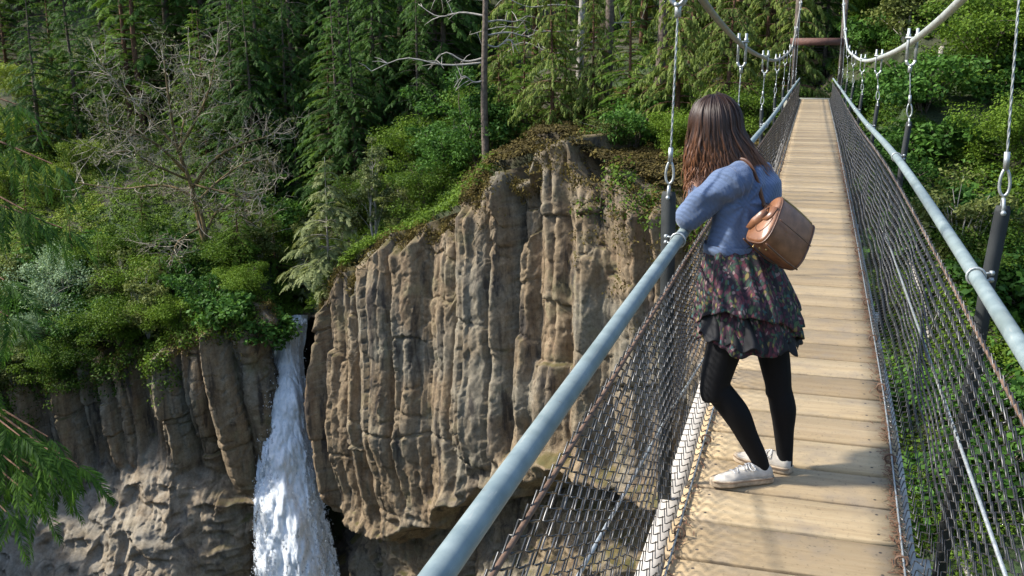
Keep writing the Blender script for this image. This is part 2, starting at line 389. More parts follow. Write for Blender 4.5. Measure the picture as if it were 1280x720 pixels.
_off = {  # by azimuth: rise above the rim, metres behind it
    -180: [0, 1, 2, 5, 10, 22, 45, 80], -75: [0, 1, 2, 4.5, 9, 22, 50, 100], -50: [0, 1, 2, 4.5, 9, 20, 55, 110], -40: [0, 1.0, 2.2, 5, 10.5, 30, 78, 150], -33: [0, .6, 1.5, 4, 9.5, 32, 82, 150],
    -29: [0, .0, .3, 1.3, 6.5, 31, 82, 150], -23: [0, -.3, -.4, .8, 6.5, 31, 82, 150], -15: [0, .2, .4, 1.2, 5, 26, 80, 150], -5: [0, .4, 1.2, 2.8, 7, 27, 80, 150],
    0: [0, 0.75, 1.65, 2.6, 7, 27, 80, 150], 5: [0, 1.5, 4.0, 9, 15, 36, 86, 150], 12: [0, 2, 5.2, 11, 18.5, 42, 95, 160], 60: [0, 1, 2, 5, 10, 22, 45, 80], 180: [0, 1, 2, 5, 10, 22, 45, 80]}
_oa = np.array(sorted(_off)); _ov = np.array([_off[a] for a in _oa])
_xa = np.array([-180, -80] + list(RAZ) + [1.5, 4.5, 12, 60, 180]); _xd = np.array([18, 34] + list(RD) + [25, 21.5, 19, 18, 18]); _xz = np.array([-6, -10] + list(RZ) + [-8, -12.5, -14.5, -8, -6])
_sa = np.arange(-180, 180.1, 0.5); _sz = np.interp(_sa, _xa, _xz); _kz = np.exp(-0.5 * (np.arange(-24, 25) / 9.0) ** 2); _kz /= _kz.sum()
_sz = np.convolve(np.pad(_sz, 24, 'edge'), _kz, 'valid'); _sdD = np.convolve(np.pad(np.interp(_sa, _xa, _xd), 24, 'edge'), _kz, 'valid')
def zt(x, y, top=False):
    x = np.atleast_1d(np.asarray(x, float)); y = np.atleast_1d(np.asarray(y, float))
    az = np.degrees(np.arctan2(x, y)); D = np.hypot(x, y)
    Dc = np.interp(az, _xa, _xd); zr = np.interp(az, _xa, _xz)
    # the stream notch only shapes the rock; the ground behind it follows the general rim
    dd = D - Dc; bl = np.clip(dd / 9.0, 0, 1); bl = bl * bl * (3 - 2 * bl)
    zr0 = zr; zr = zr * (1 - bl) + np.interp(az, _sa, _sz) * bl; de = dd * (1 - bl) + (D - np.interp(az, _sa, _sdD)) * bl
    cols = np.stack([np.interp(az, _oa, _ov[:, k]) for k in range(len(_ts))], 1)
    d = np.clip(de, 0, _ts[-1]); z = np.zeros_like(d)
    for k in range(len(_ts) - 1):
        m = (d >= _ts[k]) & (d <= _ts[k + 1]); u = (d - _ts[k]) / (_ts[k + 1] - _ts[k])
        z = np.where(m, cols[:, k] * (1 - u) + cols[:, k + 1] * u, z)
    z = z + zr + np.clip(dd / 8, 0, 1) * (fbm(np.stack([x, y, 0 * x], 1) * 0.16, 3, 3) * 0.8)
    c = np.clip(1 - (az + 1.0) / 4, 0, 1) * (az > -100)
    sh = 0.0 * c if top else 3.4 * c
    low = np.where(dd < sh - 0.3, np.maximum(BASE_Z, zr0 - (sh - dd) * (0.95 + 60 * c)), z - 0.25 * c)
    return np.where(dd < sh, low, z)
def ground_hit(px, py, d0=12.0, d1=170.0):
    d = ray(px, py); d = d / math.hypot(d[0], d[1])
    s = np.linspace(d0, d1, 1600); P = s[:, None] * d
    below = P[:, 2] < zt(P[:, 0], P[:, 1], True)
    i = int(np.argmax(below)) if below.any() else len(s) - 1
    return P[i]

def build_terrain():
    az = np.unique(np.concatenate([np.arange(-180, -60, 4.0), np.arange(-60, 20, 0.35), np.arange(20, 180.1, 4.0)])); n = len(az)
    Dc = np.interp(az, _xa, _xd)
    tt = np.concatenate([np.array([0.02, 0.3, 0.6, 0.8, 0.9, 0.96]), []])
    rows = [Dc * k for k in tt] + [Dc - 0.32, Dc - 0.02, Dc + 1.5, Dc + 2.6, Dc + 3.05, Dc + 3.12, Dc + 3.38, Dc + 3.42]
    for d in np.concatenate([np.arange(3.9, 12, 0.7), np.arange(12, 40, 1.6), np.arange(40, 160, 6), np.arange(160, 421, 40)]): rows.append(Dc + d)
    rows = np.array(rows); a = np.radians(az)[None]
    X = rows * np.sin(a); Y = rows * np.cos(a); Z = zt(X.ravel(), Y.ravel()).reshape(X.shape)
    V = np.stack([X, Y, Z], -1).reshape(-1, 3); r = len(rows)
    i = np.arange(r - 1)[:, None] * n; j = np.arange(n - 1)[None]
    q = np.stack([i + j, i + j + 1, i + n + j + 1, i + n + j], -1).reshape(-1, 4)
    MB().add(V, q[:, ::-1]).build('terrain', M['ground'], smooth=True, kind='structure')
build_terrain()

def build_cliff():
    px = np.array([p[0] for p in RIM], float)
    pts = np.array([at_dist(x, y, D) for x, y, D in RIM])
    # dense parameter by arc length in plan
    seg = np.concatenate([[0], np.cumsum(np.hypot(*np.diff(pts[:, :2], axis=0).T))])
    S = np.arange(0, seg[-1], 0.06); n = len(S)
    P = np.stack([np.interp(S, seg, pts[:, k]) for k in range(3)], 1); PX = np.interp(S, seg, px)
    # smoothed outward normals in plan
    k = 31; Q = np.stack([np.convolve(np.pad(P[:, c], k, 'edge'), np.ones(2 * k + 1) / (2 * k + 1), 'valid') for c in range(2)], 1)
    T = np.gradient(Q, axis=0); T /= np.linalg.norm(T, axis=1)[:, None]; NN = np.stack([T[:, 1], -T[:, 0]], 1)
    rows = 360; vv = np.linspace(0, 1, rows)
    zt_ = P[:, 2]
    Z = zt_[None] + (BASE_Z + 3 - zt_)[None] * vv[:, None]
    Sx = np.broadcast_to(S, Z.shape)
    right = np.clip((PX - 395) / 20, 0, 1)[None]; left = 1 - np.clip((PX - 330) / 12, 0, 1)[None]; notch = 1 - np.maximum(np.broadcast_to(right, Z.shape), np.broadcast_to(left, Z.shape))
    P3 = np.stack([Sx, Z, 0 * Z], -1).reshape(-1, 3)
    warp = fbm(P3 * np.array([0.25, 0.12, 1]), 3, 11).reshape(Z.shape)
    def columns(wmin, wmax, seed, lean, amp, off, prof):
        r = np.random.default_rng(seed); b = [-12.0]
        while b[-1] < S[-1] + 14: b.append(b[-1] + r.uniform(wmin, wmax) * (1.7 if r.random() < .15 else 1))
        b = np.array(b); s = Sx + lean * (Z + 14) + 0.16 * warp
        i = np.clip(np.searchsorted(b, s.ravel()) - 1, 0, len(b) - 2).reshape(s.shape)
        t = (s - b[i]) / (b[i + 1] - b[i]) * 2 - 1
        o = r.uniform(-1, 1, len(b)) * off
        # broken ledges: each column steps back at its own heights
        out = o[i]
        groove = np.zeros_like(out)
        for lev in range(8):
            hz = r.uniform(-31, -2, len(b)); st = r.uniform(-0.75, 0.95, len(b)) * off; tl = r.uniform(-.22, .22, len(b))
            edge = Z - hz[i] - tl[i] * t
            out = out + np.where(edge > 0, -st[i], 0); groove = np.maximum(groove, np.clip(1 - np.abs(edge) / .09, 0, 1))
        out = out - groove * amp * .22; rnd = r.random(len(b))[i]
        e1 = r.uniform(-0.62, 0.05, len(b)); e2 = e1 + r.uniform(0.15, 0.75, len(b)); e2 = np.minimum(e2, .85); h1 = r.uniform(0.65, 1.0, len(b))[i]; h2 = r.uniform(0.65, 1.0, len(b))[i]; e1 = e1[i]; e2 = e2[i]
        face = np.where(t < e1, h1 * (t + 1) / (e1 + 1), np.where(t > e2, h2 * (1 - t) / (1 - e2), h1 + (h2 - h1) * (t - e1) / (e2 - e1)))
        return amp * np.minimum(face, 1.0) + out, rnd
    c1, cr1 = columns(0.8, 1.75, 5, 0.09, 0.64, 0.30, 2.2)
    c2, cr2 = columns(0.3, 0.75, 6, 0.07, 0.15, 0.12, 1.8)
    big = fbm(P3 * 0.13, 4, 21).reshape(Z.shape)
    medn = fbm(P3 * 0.7, 4, 31).reshape(Z.shape)
    fine = fbm(P3 * 2.6, 4, 41).reshape(Z.shape)
    # base of the columns on the left mass; undercut line on the right mass
    zl = np.interp(PX, [-400, 0, 100, 180, 250, 330], [-24, -23.0, -22.0, -20.6, -20.6, -21.5])[None] + 0.9 * warp
    zu = np.interp(PX, [395, 420, 470, 530, 580, 640, 720, 1000], [-20.5, -21.2, -21.2, -20.6, -18.4, -16.6, -15.0, -14])[None] + 0.7 * warp + 0.4 * medn
    colw_l = np.clip((Z - zl) / 1.4, 0, 1); colw_r = np.clip((Z - zu) / 1.2, 0, 1) * (1 - 0.5 * np.clip((zt_[None] - 8.5 - Z) / 6, 0, 1))
    colw_l = colw_l * np.interp(PX, [280, 312, 336], [1, .55, .25])[None]
    colw = left * colw_l + right * colw_r + notch * 0.25
    crack = np.abs(fbm(P3 * np.array([1.1, .55, 1]), 3, 91).reshape(Z.shape)); crack2 = np.abs(fbm(P3 * np.array([2.6, 2.0, 1]), 3, 95).reshape(Z.shape))
    blocky = np.floor(fbm(P3 * np.array([.8, .5, 1]), 2, 97).reshape(Z.shape) * 5) / 5
    uu = Sx + 0.09 * (Z + 14) + .12 * warp + .05 * fine; ww = Z + .15 * medn
    k1, e1_ = chips(uu, ww, (1.0, 3.2), 201); k2, e2_ = chips(uu + 5, ww, (.40, 1.3), 202); k3, e3_ = chips(uu + 9, ww, (.2, .5), 203)
    d = colw * ((1.1 + .35 * left) * c1 + (1 + .5 * left) * c2 + 0.1) + 0.55 * big + (0.05 + .2 * (1 - colw)) * k1 + 0.07 * k2 + .04 * k3 + 0.10 * medn * (1 - colw) + 0.02 * fine - 0.12 * np.clip(1 - crack / .04, 0, 1) * (1 - .5 * colw) - .03 * np.clip(1 - e2_ / .08, 0, 1)
    ridged = 1 - np.abs(fbm(P3 * np.array([0.35, 0.5, 1]), 4, 51).reshape(Z.shape))
    # left: pale lower mass bulges out and slopes forward
    d += left * np.clip((zl + 0.3 - Z) / 5.0, 0, 1.8) * 4.6 * np.interp(PX, [0, 180, 310], [1, .75, 0.0])[None] + left * (1 - colw_l) * 1.1 * ridged
    # right: face leans out a little towards its foot, then the undercut
    d += right * np.clip((zt_[None] - Z) / 14, 0, 1) * 1.0
    d += right * (-2.8 * np.clip((zu - Z) / 0.9, 0, 1) + 3.2 * np.clip((zu - 3 - Z) / 7, 0, 1) + (1 - colw_r) * 1.0 * ridged)
    d += notch * (-0.8 + 0.6 * medn)
    d = np.maximum(d, -2.6)
    d *= np.clip(vv * 40, 0.25, 1)[:, None]
    Zj = Z + 0.08 * medn * np.clip(vv * 12, 0, 1)[:, None] + (0.28 * fbm(np.stack([S * 1.2, 0 * S, 0 * S], 1), 3, 61) + 0.10 * c1[0] - (.95 * cr1[0] ** 1.5 + .35 * cr2[0]) * (1 - notch[0]))[None] * np.clip(1 - vv * 3.5, 0, 1)[:, None]
    X = P[None, :, 0] + NN[None, :, 0] * d; Y = P[None, :, 1] + NN[None, :, 1] * d
    # rim rolls back over the ground
    rim = []
    for back, up in ((5.5, -0.9), (4.2, -0.15), (3.2, 0.05), (1.8, 0.10), (0.7, 0.08)):
        rim.append(np.stack([X[0] - NN[:, 0] * back, Y[0] - NN[:, 1] * back, Zj[0] + up + 0.15 * fbm(np.stack([S, S * 0 + back, S * 0], 1), 3, 71)], -1))
    G = np.concatenate([np.array(rim), np.stack([X, Y, Zj], -1)]); r = len(G)
    i = np.arange(r - 1)[:, None] * n; j = np.arange(n - 1)[None]
    q = np.stack([i + j, i + j + 1, i + n + j + 1, i + n + j], -1).reshape(-1, 4)
    me = MB().add(G.reshape(-1, 3), q[:, ::-1]).mesh('cliff')
    wet = np.concatenate([np.zeros((5, n)), np.clip(notch * 1.0 + np.exp(-((PX - 402) / 9) ** 2)[None] * np.clip(vv * 5, 0, 1)[:, None] + np.exp(-((PX - 333) / 5) ** 2)[None], 0, 1) * np.ones_like(Z)])
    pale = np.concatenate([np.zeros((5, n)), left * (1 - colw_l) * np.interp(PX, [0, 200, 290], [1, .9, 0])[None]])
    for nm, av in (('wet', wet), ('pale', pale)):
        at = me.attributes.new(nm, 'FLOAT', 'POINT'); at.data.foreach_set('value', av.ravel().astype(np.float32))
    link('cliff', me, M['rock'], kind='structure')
    return G, PX, S
CL, CPX, CS = build_cliff()
a_ = np.radians(np.arange(0, 360, 15)); cv = np.stack([60 * np.sin(a_), 60 * np.cos(a_), 0 * a_ - 31.5], 1)
mbk = MB(); mbk.add(np.array([[-45, -45, -31.5], [45, -45, -31.5], [45, 45, -31.5], [-45, 45, -31.5]]), [(0, 1, 2, 3)]).build('creek', M['creek'], kind='structure')

# ------------------------------------------------------------------ waterfall
def build_falls():
    mb = MB(); thin = []
    prof = [(396, 356, 385, 49.4, .0), (408, 342, 384, 48.7, -.16), (440, 338, 379, 48.0, -.18), (470, 342, 381, 47.5, -.14), (500, 333, 388, 47.0, -.06), (560, 324, 394, 46.3, .04), (620, 317, 404, 45.7, .08), (680, 317, 418, 45.2, .12), (740, 317, 430, 44.8, .15), (820, 314, 442, 44.5, .2)]
    Y = np.array([p[0] for p in prof]); L = np.array([p[1] for p in prof]); R_ = np.array([p[2] for p in prof]); Dd = np.array([p[3] for p in prof]); Th = np.array([p[4] for p in prof])
    for layer in range(4):
        ys = np.linspace(398 if layer else 394, 820, 150); us = np.linspace(0, 1, 44); G = np.zeros((150, 44, 3)); tv = np.zeros((150, 44))
        for a, y in enumerate(ys):
            l = np.interp(y, Y, L); r = np.interp(y, Y, R_); D = np.interp(y, Y, Dd) - layer * 0.28
            sh = 0.05 * layer * (r - l)
            for b, u in enumerate(us):
                q = at_dist(l + sh + (r - l - 2 * sh) * u, y, D - 0.35 * sin(pi * u)); G[a, b] = q
                e = max(0, abs(u - 0.5) * 2 - 0.6) / 0.4
                tv[a, b] = np.interp(y, Y, Th) + 0.42 * e ** 1.5 + 0.06 * layer
        f = fbm(G.reshape(-1, 3) * np.array([1.6, 1.6, .5]) + layer * 9, 4, 81 + layer).reshape(150, 44)
        G[..., 0] += 0.18 * f; G[..., 1] -= 0.30 * f
        n = 44; i = np.arange(149)[:, None] * n; j = np.arange(n - 1)[None]
        mb.add(G.reshape(-1, 3), np.stack([i + j, i + n + j, i + n + j + 1, i + j + 1], -1).reshape(-1, 4)); thin.append(tv.ravel())
    me = mb.mesh('waterfall', True); at = me.attributes.new('thin', 'FLOAT', 'POINT'); at.data.foreach_set('value', np.concatenate(thin).astype(np.float32))
    o = link('waterfall', me, M['water'], kind='structure')
    # flying drops at the edges
    k = 5000; r = np.random.default_rng(3); ys = 430 + 390 * r.random(k) ** 0.8; l = np.interp(ys, Y, L) - 5; rr = np.interp(ys, Y, R_) + 5
    u = r.beta(1.5, 1.5, k); D = np.interp(ys, Y, Dd) - r.uniform(-.2, 1.6, k)
    P = np.array([at_dist(l[i] + (rr[i] - l[i]) * u[i], ys[i], D[i]) for i in range(k)])
    s = r.uniform(.006, .024, k)[:, None]; d = r.normal(size=(k, 3)); d /= np.linalg.norm(d, axis=1)[:, None]; e = np.cross(d, r.normal(size=(k, 3))); e /= np.linalg.norm(e, axis=1)[:, None]
    st = np.array([1, 1, 2.2])
    V = np.stack([P + d * s * st, P + e * s * st, P - d * s * st, P - e * s * st, P + np.cross(d, e) * s, P - np.cross(d, e) * s], 1).reshape(-1, 3)
    i6 = np.arange(k)[:, None] * 6; t = np.concatenate([i6 + np.array(x) for x in ((0, 1, 4), (1, 2, 4), (2, 3, 4), (3, 0, 4), (1, 0, 5), (2, 1, 5), (3, 2, 5), (0, 3, 5))])
    MB().add(V, t=t).build('waterfall_spray', simple('spray_drops', (0.8, 0.86, 0.9), 0.3, 0, 5, 0.05, 0), kind='structure')
build_falls()

# ------------------------------------------------------------------ suspension bridge
Y0, Y1 = -5.0, 33.4
def deckz(y): return sm_interp(y, [-6, 0, 3.35, 4.1, 4.8, 8, 14.8, 34], [-2.05, -1.985, -1.88, -1.835, -1.79, -1.70, -1.615, -1.575])
def railz(y, s):
    if s < 0: return sm_interp(y, [-6, 0, 4, 8, 12, 24, 34], [-.78, -.768, -.757, -.775, -.83, -.895, -.93])
    return sm_interp(y, [-6, 0, 2.7, 4.1, 6.7, 12, 24, 34], [-.83, -.79, -.76, -.737, -.717, -.80, -.89, -.93])
def railx(y, s): return np.interp(y, [-6, 24, 34], [-.49, -.49, -.475] if s < 0 else [.56, .56, .53])
def topx(y, s): return railx(y, s) + (.022 if s < 0 else -.04)
def topz(y, s): return railz(y, s) - (.105 if s < 0 else .085)
def edgex(y, s): return np.interp(y, [-6, 3, 5, 34], [-.41, -.405, -.378, -.39] if s < 0 else [.42, .42, .445, .43])
def mainz(y): return sm_interp(y, [-8, -3, 1, 5, 7, 10.7, 14.5, 17.7, 23.6, 29, 33.2], [2.9, 1.55, .78, .21, .06, -.09, -.165, -.14, .10, 1.02, 2.1])
def mainx(y, s): return -.53 if s < 0 else .60

BR = thing('suspension_bridge', 'narrow wooden suspension footbridge with steel rails and chain-link sides across the gorge', 'bridge', (0, 0, -1.9))
BR['kind'] = 'thing'
def bpart(mb, name, mat, parent=None, smooth=False):
    o = mb.build(name, mat, None, smooth); p = parent or BR
    o.parent = p
    if p is BR: o.matrix_parent_inverse = BRI
    return o
from mathutils import Matrix
BRI = Matrix.Translation((0, 0, 1.9))
# deck planks: one part, every board a separate shell
mb = MB(); r = np.random.default_rng(11); y = Y0
while y < Y1:
    wv = 0.29; y1 = (math.floor(y / wv + 0.5) + 1) * wv
    c = (y + y1) / 2; h = (y1 - y) / 2 - 0.008 - r.random() * 0.006; z = float(deckz(c)); sl = float(deckz(c + .1) - deckz(c - .1)) / .2
    x0 = float(edgex(c, -1)) - .03 + r.uniform(-.012, .012); x1 = float(edgex(c, 1)) + .03 + r.uniform(-.012, .012); zj = r.uniform(-.003, .003); tw = r.uniform(-.002, .002); b = .006
    sec = [(-h, -.04), (-h, -b), (-h + b, 0), (h - b, 0), (h, -b), (h, -.04)]
    rings = []
    for xx in np.linspace(x0, x1, 7):
        wv2 = r.uniform(-.0012, .0012)
        rings.append([(xx, c + a, z + a * sl + bb + zj + tw * xx + wv2) for a, bb in sec])
    loft(mb, rings); y = y1
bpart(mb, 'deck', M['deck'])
for s in (-1, 1):
    ys = np.linspace(Y0, Y1, 110)
    mb = MB(); tube(mb, np.stack([railx(ys, s), ys, railz(ys, s)], 1), .0245, 16)
    hr = bpart(mb, 'handrail', M['rail'], smooth=True)
    mb = MB(); tube(mb, np.stack([topx(ys, s), ys, topz(ys, s)], 1), .0062, 8); bpart(mb, 'mesh_cable', M['rust'], smooth=True)
    mb = MB(); tube(mb, np.stack([edgex(ys, s) + s * .004, ys, deckz(ys) + .014], 1), .0045, 6); bpart(mb, 'toe_cable', M['cable'], smooth=True)
    ym = np.linspace(-7.5, 33.2, 140)
    mb = MB(); tube(mb, np.stack([np.full_like(ym, mainx(0, s)), ym, mainz(ym)], 1), .021 if s > 0 else .018, 12); bpart(mb, 'main_cable', M['cable_main' if s > 0 else 'cable_dull'], smooth=True)
    if s < 0: st = [(-.50, .2, -1.10), (-.505, 4.0, -1.515), (-.47, 6.4, -1.775)]
    else: st = [(.535, .2, -1.29), (.53, 3.7, -1.255), (.53, 7.2, -1.24)]
    mb = MB(); tube(mb, st, .0062, 8); bpart(mb, 'stay_cable', M['cable'], smooth=True)
    # timber stringer below the deck edge
    mb = MB(); rings = []
    for yy in np.linspace(Y0, Y1, 60):
        x = float(edgex(yy, s)); z = float(deckz(yy)) - (.075 if s < 0 else .16)
        xa, xb = sorted((x + s * .035, x + s * (.135 if s < 0 else .085))); rings.append([(xa, yy, z), (xb, yy, z), (xb, yy, z - .16), (xa, yy, z - .16)])
    loft(mb, rings); bpart(mb, 'stringer', M['stringer'])

def chain_link(s):
    p = 0.064; rr = .0026; mb = MB()
    def surf(y, v):
        xt, zt_, xb, zb = topx(y, s), topz(y, s), edgex(y, s), deckz(y) + .012
        L = zt_ - zb
        bul = np.where(v < .8, s * .02 * np.sin(v / .8 * pi * .5), s * .02)
        k = np.clip((v - .72) / .28, 0, 1) ** 2
        x = xt + bul * 1.0 + (xb - xt - s * .02) * k
        zz = zt_ - L * np.where(v < .72, v, .72 + .28 * np.sin((np.clip(v, .72, 1.0) - .72) / .28 * pi / 2))
        zz = np.where(v >= .72, zt_ - L * (.72 + .28 * (1 - (1 - np.clip((v - .72) / .28, 0, 1)) ** 1.6)), zt_ - L * v)
        rip = .012 * np.sin(y * 2.1 + v * 3 + s) * np.sin(np.clip(v, 0, 1) * pi) + .006 * np.sin(y * 7.3 - v * 5) * np.sin(np.clip(v, 0, 1) * pi)
        return x + rip, zz
    n = int((Y1 - .3 - 0.2) / p); rows = 17
    j = np.arange(rows * 2 + 1)
    vv = np.repeat(j / (rows * 2.0), 2) * 1.02 - .02
    side = np.repeat(np.where(j % 2 == 0, 1, -1), 2)
    fb = np.tile([1, -1], len(j)); fb = np.where(np.repeat(j % 2, 2) == 0, fb, -fb)   # wire passes front to back at each knuckle
    m = len(vv); a = np.arange(4) * pi / 2 + pi / 4
    allV = []; allQ = []; base = 0
    i = np.arange(m - 1)[:, None] * 4; jj = np.arange(4)[None]; kk = (jj + 1) % 4
    q0 = np.stack([i + jj, i + kk, i + 4 + kk, i + 4 + jj], -1).reshape(-1, 4)
    rg = np.random.default_rng(31 + s)
    for w_ in range(n):
        yc = 0.25 + w_ * p + rg.normal() * .0015
        y = yc + side * (p * .5 + .0024) + rg.normal(size=m) * .0008
        x, z = surf(y, vv); x = x + fb * .0034
        P = np.stack([x, y, z], 1); T, Nn, B = frames(P)
        V = P[:, None] + rr * (Nn[:, None] * np.cos(a)[None, :, None] + B[:, None] * np.sin(a)[None, :, None])
        allV.append(V.reshape(-1, 3)); allQ.append(q0 + base); base += m * 4
    mb.add(np.concatenate(allV), np.concatenate(allQ))
    return bpart(mb, 'chain_link_panel', M['wire'], smooth=True)
for s in (-1, 1): chain_link(s)

def hanger(s, y):
    xm = mainx(y, s); zc = float(mainz(y)); zd = float(deckz(y)); xr = float(railx(y, s)); zr = float(railz(y, s))
    xo = xr + s * .045
    ztop = zr + (.19 if s < 0 else .235); xtop = xo + s * (.005 if s < 0 else .02)
    # flat bar from the cross beam up past the rail
    mb = MB(); x_b = edgex(y, s) + s * .115; zb = zd - .26
    hw, ht = (.029 if s < 0 else .024) if y < 6 else .020, .006
    def sec(x, z): return [(x - hw, y - ht, z), (x + hw, y - ht, z), (x + hw, y + ht, z), (x - hw, y + ht, z)]
    loft(mb, [sec(x_b, zb), sec(xo, zr - .05), sec(xtop, ztop - .02), [(xtop - hw * .85, y - ht, ztop), (xtop + hw * .85, y - ht, ztop), (xtop + hw * .85, y + ht, ztop), (xtop - hw * .85, y + ht, ztop)]])
    h = bpart(mb, 'hanger_bar', M['plate'])
    # cross beam
    if s < 0:
        mb = MB(); xa = x_b - .04; xb2 = float(edgex(y, 1)) + .155; box(mb, ((xa + xb2) / 2, y + .03, zd - .285), ((xb2 - xa) / 2, .045, .05)); bpart(mb, 'cross_beam', M['stringer'])
    # u bolt round the rail
    mb = MB(); a = np.linspace(0, 2 * pi, 15)[:-1]
    tube(mb, np.stack([xr + .0295 * np.cos(a), np.full_like(a, y - .045), zr + .0295 * np.sin(a)], 1), .0045, 6, closed=True)
    tube(mb, [(xr + s * .028, y - .045, zr + .012), (xr + s * .055, y - .03, zr + .012)], .0045, 6); tube(mb, [(xr + s * .028, y - .045, zr - .012), (xr + s * .055, y - .03, zr - .012)], .0045, 6)
    tube(mb, [(xr + s * .044, y - .036, zr + .012), (xr + s * .054, y - .03, zr + .012)], .009, 6); tube(mb, [(xr + s * .044, y - .036, zr - .012), (xr + s * .054, y - .03, zr - .012)], .009, 6)
    bpart(mb, 'rail_clamp', M['cable'], smooth=True)
    # shackle and thimble
    d = np.array([xm - xtop, 0, zc - ztop]); d /= np.linalg.norm(d)
    o = np.array([xtop, y, ztop - .022])
    mb = MB(); tt = np.linspace(-2.4, 2.4, 12)
    tube(mb, [o + d * (.038 + .026 * cos(t)) + np.array([0, .017 * sin(t) * (1.0), 0]) - d * .018 for t in tt], .0062, 6)
    tube(mb, [o + np.array([0, -.022, 0]), o + np.array([0, .022, 0])], .006, 6); sphere(mb, o + np.array([0, .022, 0]), .0095, 8, 5); sphere(mb, o + np.array([0, -.022, 0]), .0095, 8, 5)
    bpart(mb, 'shackle', M['cable'], smooth=True)
    mb = MB(); o2 = o + d * .055
    pts = [o2 + d * (.045 - .045 * cos(t)) + np.array([1, 0, 0]) * .019 * sin(t) * (1 - .35 * (1 - cos(t)) / 2) for t in np.linspace(0, 2 * pi, 17)[:-1]]
    tube(mb, pts, .0055, 6, closed=True)
    tube(mb, [o2 + d * .088, o2 + d * .145], .0095, 10); bpart(mb, 'thimble', M['cable'], smooth=True)
    # wire rope up to the main cable, twisted strand look from two plies
    top = np.array([xm, y, zc - .17]); bot = o2 + d * .14
    mb = MB(); L = np.linalg.norm(top - bot); k = max(8, int(L / .012)); u = np.linspace(0, 1, k)
    for ph in (0, pi):
        ang = u * L / .07 * 2 * pi + ph
        tube(mb, bot + (top - bot) * u[:, None] + .0020 * np.stack([np.cos(ang), np.sin(ang), 0 * ang], 1), .0030, 5)
    bpart(mb, 'wire_rope', M['cable'], smooth=True)
    # hook bolts over the main cable
    mb = MB()
    for dy in (-.032, .032):
        tube(mb, [(xm + s * .027, y + dy, zc - .12), (xm + s * .027, y + dy, zc + .085)], .0075, 8)
        tube(mb, [(xm - s * .027, y + dy, zc - .12), (xm - s * .027, y + dy, zc + .085)], .0075, 8)
        tube(mb, [(xm + s * .027, y + dy, zc + .028), (xm + s * .027, y + dy, zc + .048)], .014, 6); tube(mb, [(xm - s * .027, y + dy, zc + .028), (xm - s * .027, y + dy, zc + .048)], .014, 6)
        tt = np.linspace(0, pi, 9); tube(mb, [(xm + .027 * cos(t), y + dy, zc - .12 - .035 * sin(t)) for t in tt], .0075, 8)
    box(mb, (xm, y, zc + .0245), (.045, .05, .005)); tube(mb, [(xm, y - .06, zc - .155), (xm, y + .06, zc - .155)], .009, 8)
    tube(mb, [(xm, y, zc - .15), (xm, y, zc - .20)], .013, 8)
    bpart(mb, 'cable_clamp', M['cable'], smooth=True)
HL = [4.05 + 3.66 * k for k in range(-1, 8)]; HR = [3.62 + 3.68 * k for k in range(-1, 8)]
for y in HL: hanger(-1, y)
for y in HR: hanger(1, y)
# far gate: posts, beam, footing
for x in (-.66, .73):
    mb = MB(); box(mb, (x, 33.25, .35), (.075, .09, 2.0)); bpart(mb, 'tower_post', M['bark'])
for bx in (((.035, 33.12, .19), (.86, .05, .11)), ((.035, 33.25, 2.25), (.95, .13, .10))):
    mb = MB(); box(mb, *bx); bpart(mb, 'tower_beam', M['beam'])
mb = MB(); box(mb, (.03, 34.1, -2.05), (.95, .9, .45)); bpart(mb, 'footing', simple('mossy_concrete', (0.2, 0.2, 0.16), .9, 0, 5, .4))
# open eye bolts that hold the toe cable
for s in (-1, 1):
    for y in np.arange(2.75, 16, .86):
        x = float(edgex(y, s)) - s * .006; z = float(deckz(y)); a = np.linspace(-.6, 2 * pi - 1.25, 14)
        mb = MB(); tube(mb, [(x + s * .0 + .021 * cos(t), y + .008 * sin(t * .5), z + .026 + .021 * sin(t)) for t in a], .0048, 6); tube(mb, [(x + s * .017, y, z + .012), (x + s * .017, y, z - .01)], .0048, 6)
        bpart(mb, 'eye_bolt', M['rust'], smooth=True)
# brown needles gathered along the deck edges
k = 5200; r = np.random.default_rng(5); y = 2.2 + 16 * r.random(k) ** 1.6; s = np.where(r.random(k) < .78, 1, -1)
x = np.where(s > 0, edgex(y, 1), edgex(y, -1)) - s * np.abs(r.normal(0, .022, k)) + s * .012; z = deckz(y) + .004 + np.abs(r.normal(0, .006, k))
a = r.uniform(0, pi, k); L = r.uniform(.008, .022, k); wd = .0016
dx, dy = np.cos(a) * L, np.sin(a) * L; nx, ny = -np.sin(a) * wd, np.cos(a) * wd; dz = r.normal(0, .003, k)
V = np.stack([np.stack([x + dx + nx, y + dy + ny, z + dz], 1), np.stack([x - dx + nx, y - dy + ny, z - dz], 1), np.stack([x - dx - nx, y - dy - ny, z - dz + .001], 1), np.stack([x + dx - nx, y + dy - ny, z + dz + .001], 1)], 1)
tag(MB().add(V.reshape(-1, 3), np.arange(k * 4).reshape(-1, 4)).build('fallen_needles', simple('dry_needles', (0.15, 0.075, 0.04), .9, 0, 200, .4, 0)), 'dry brown needles gathered along the bridge deck edges', 'debris', kind='stuff')

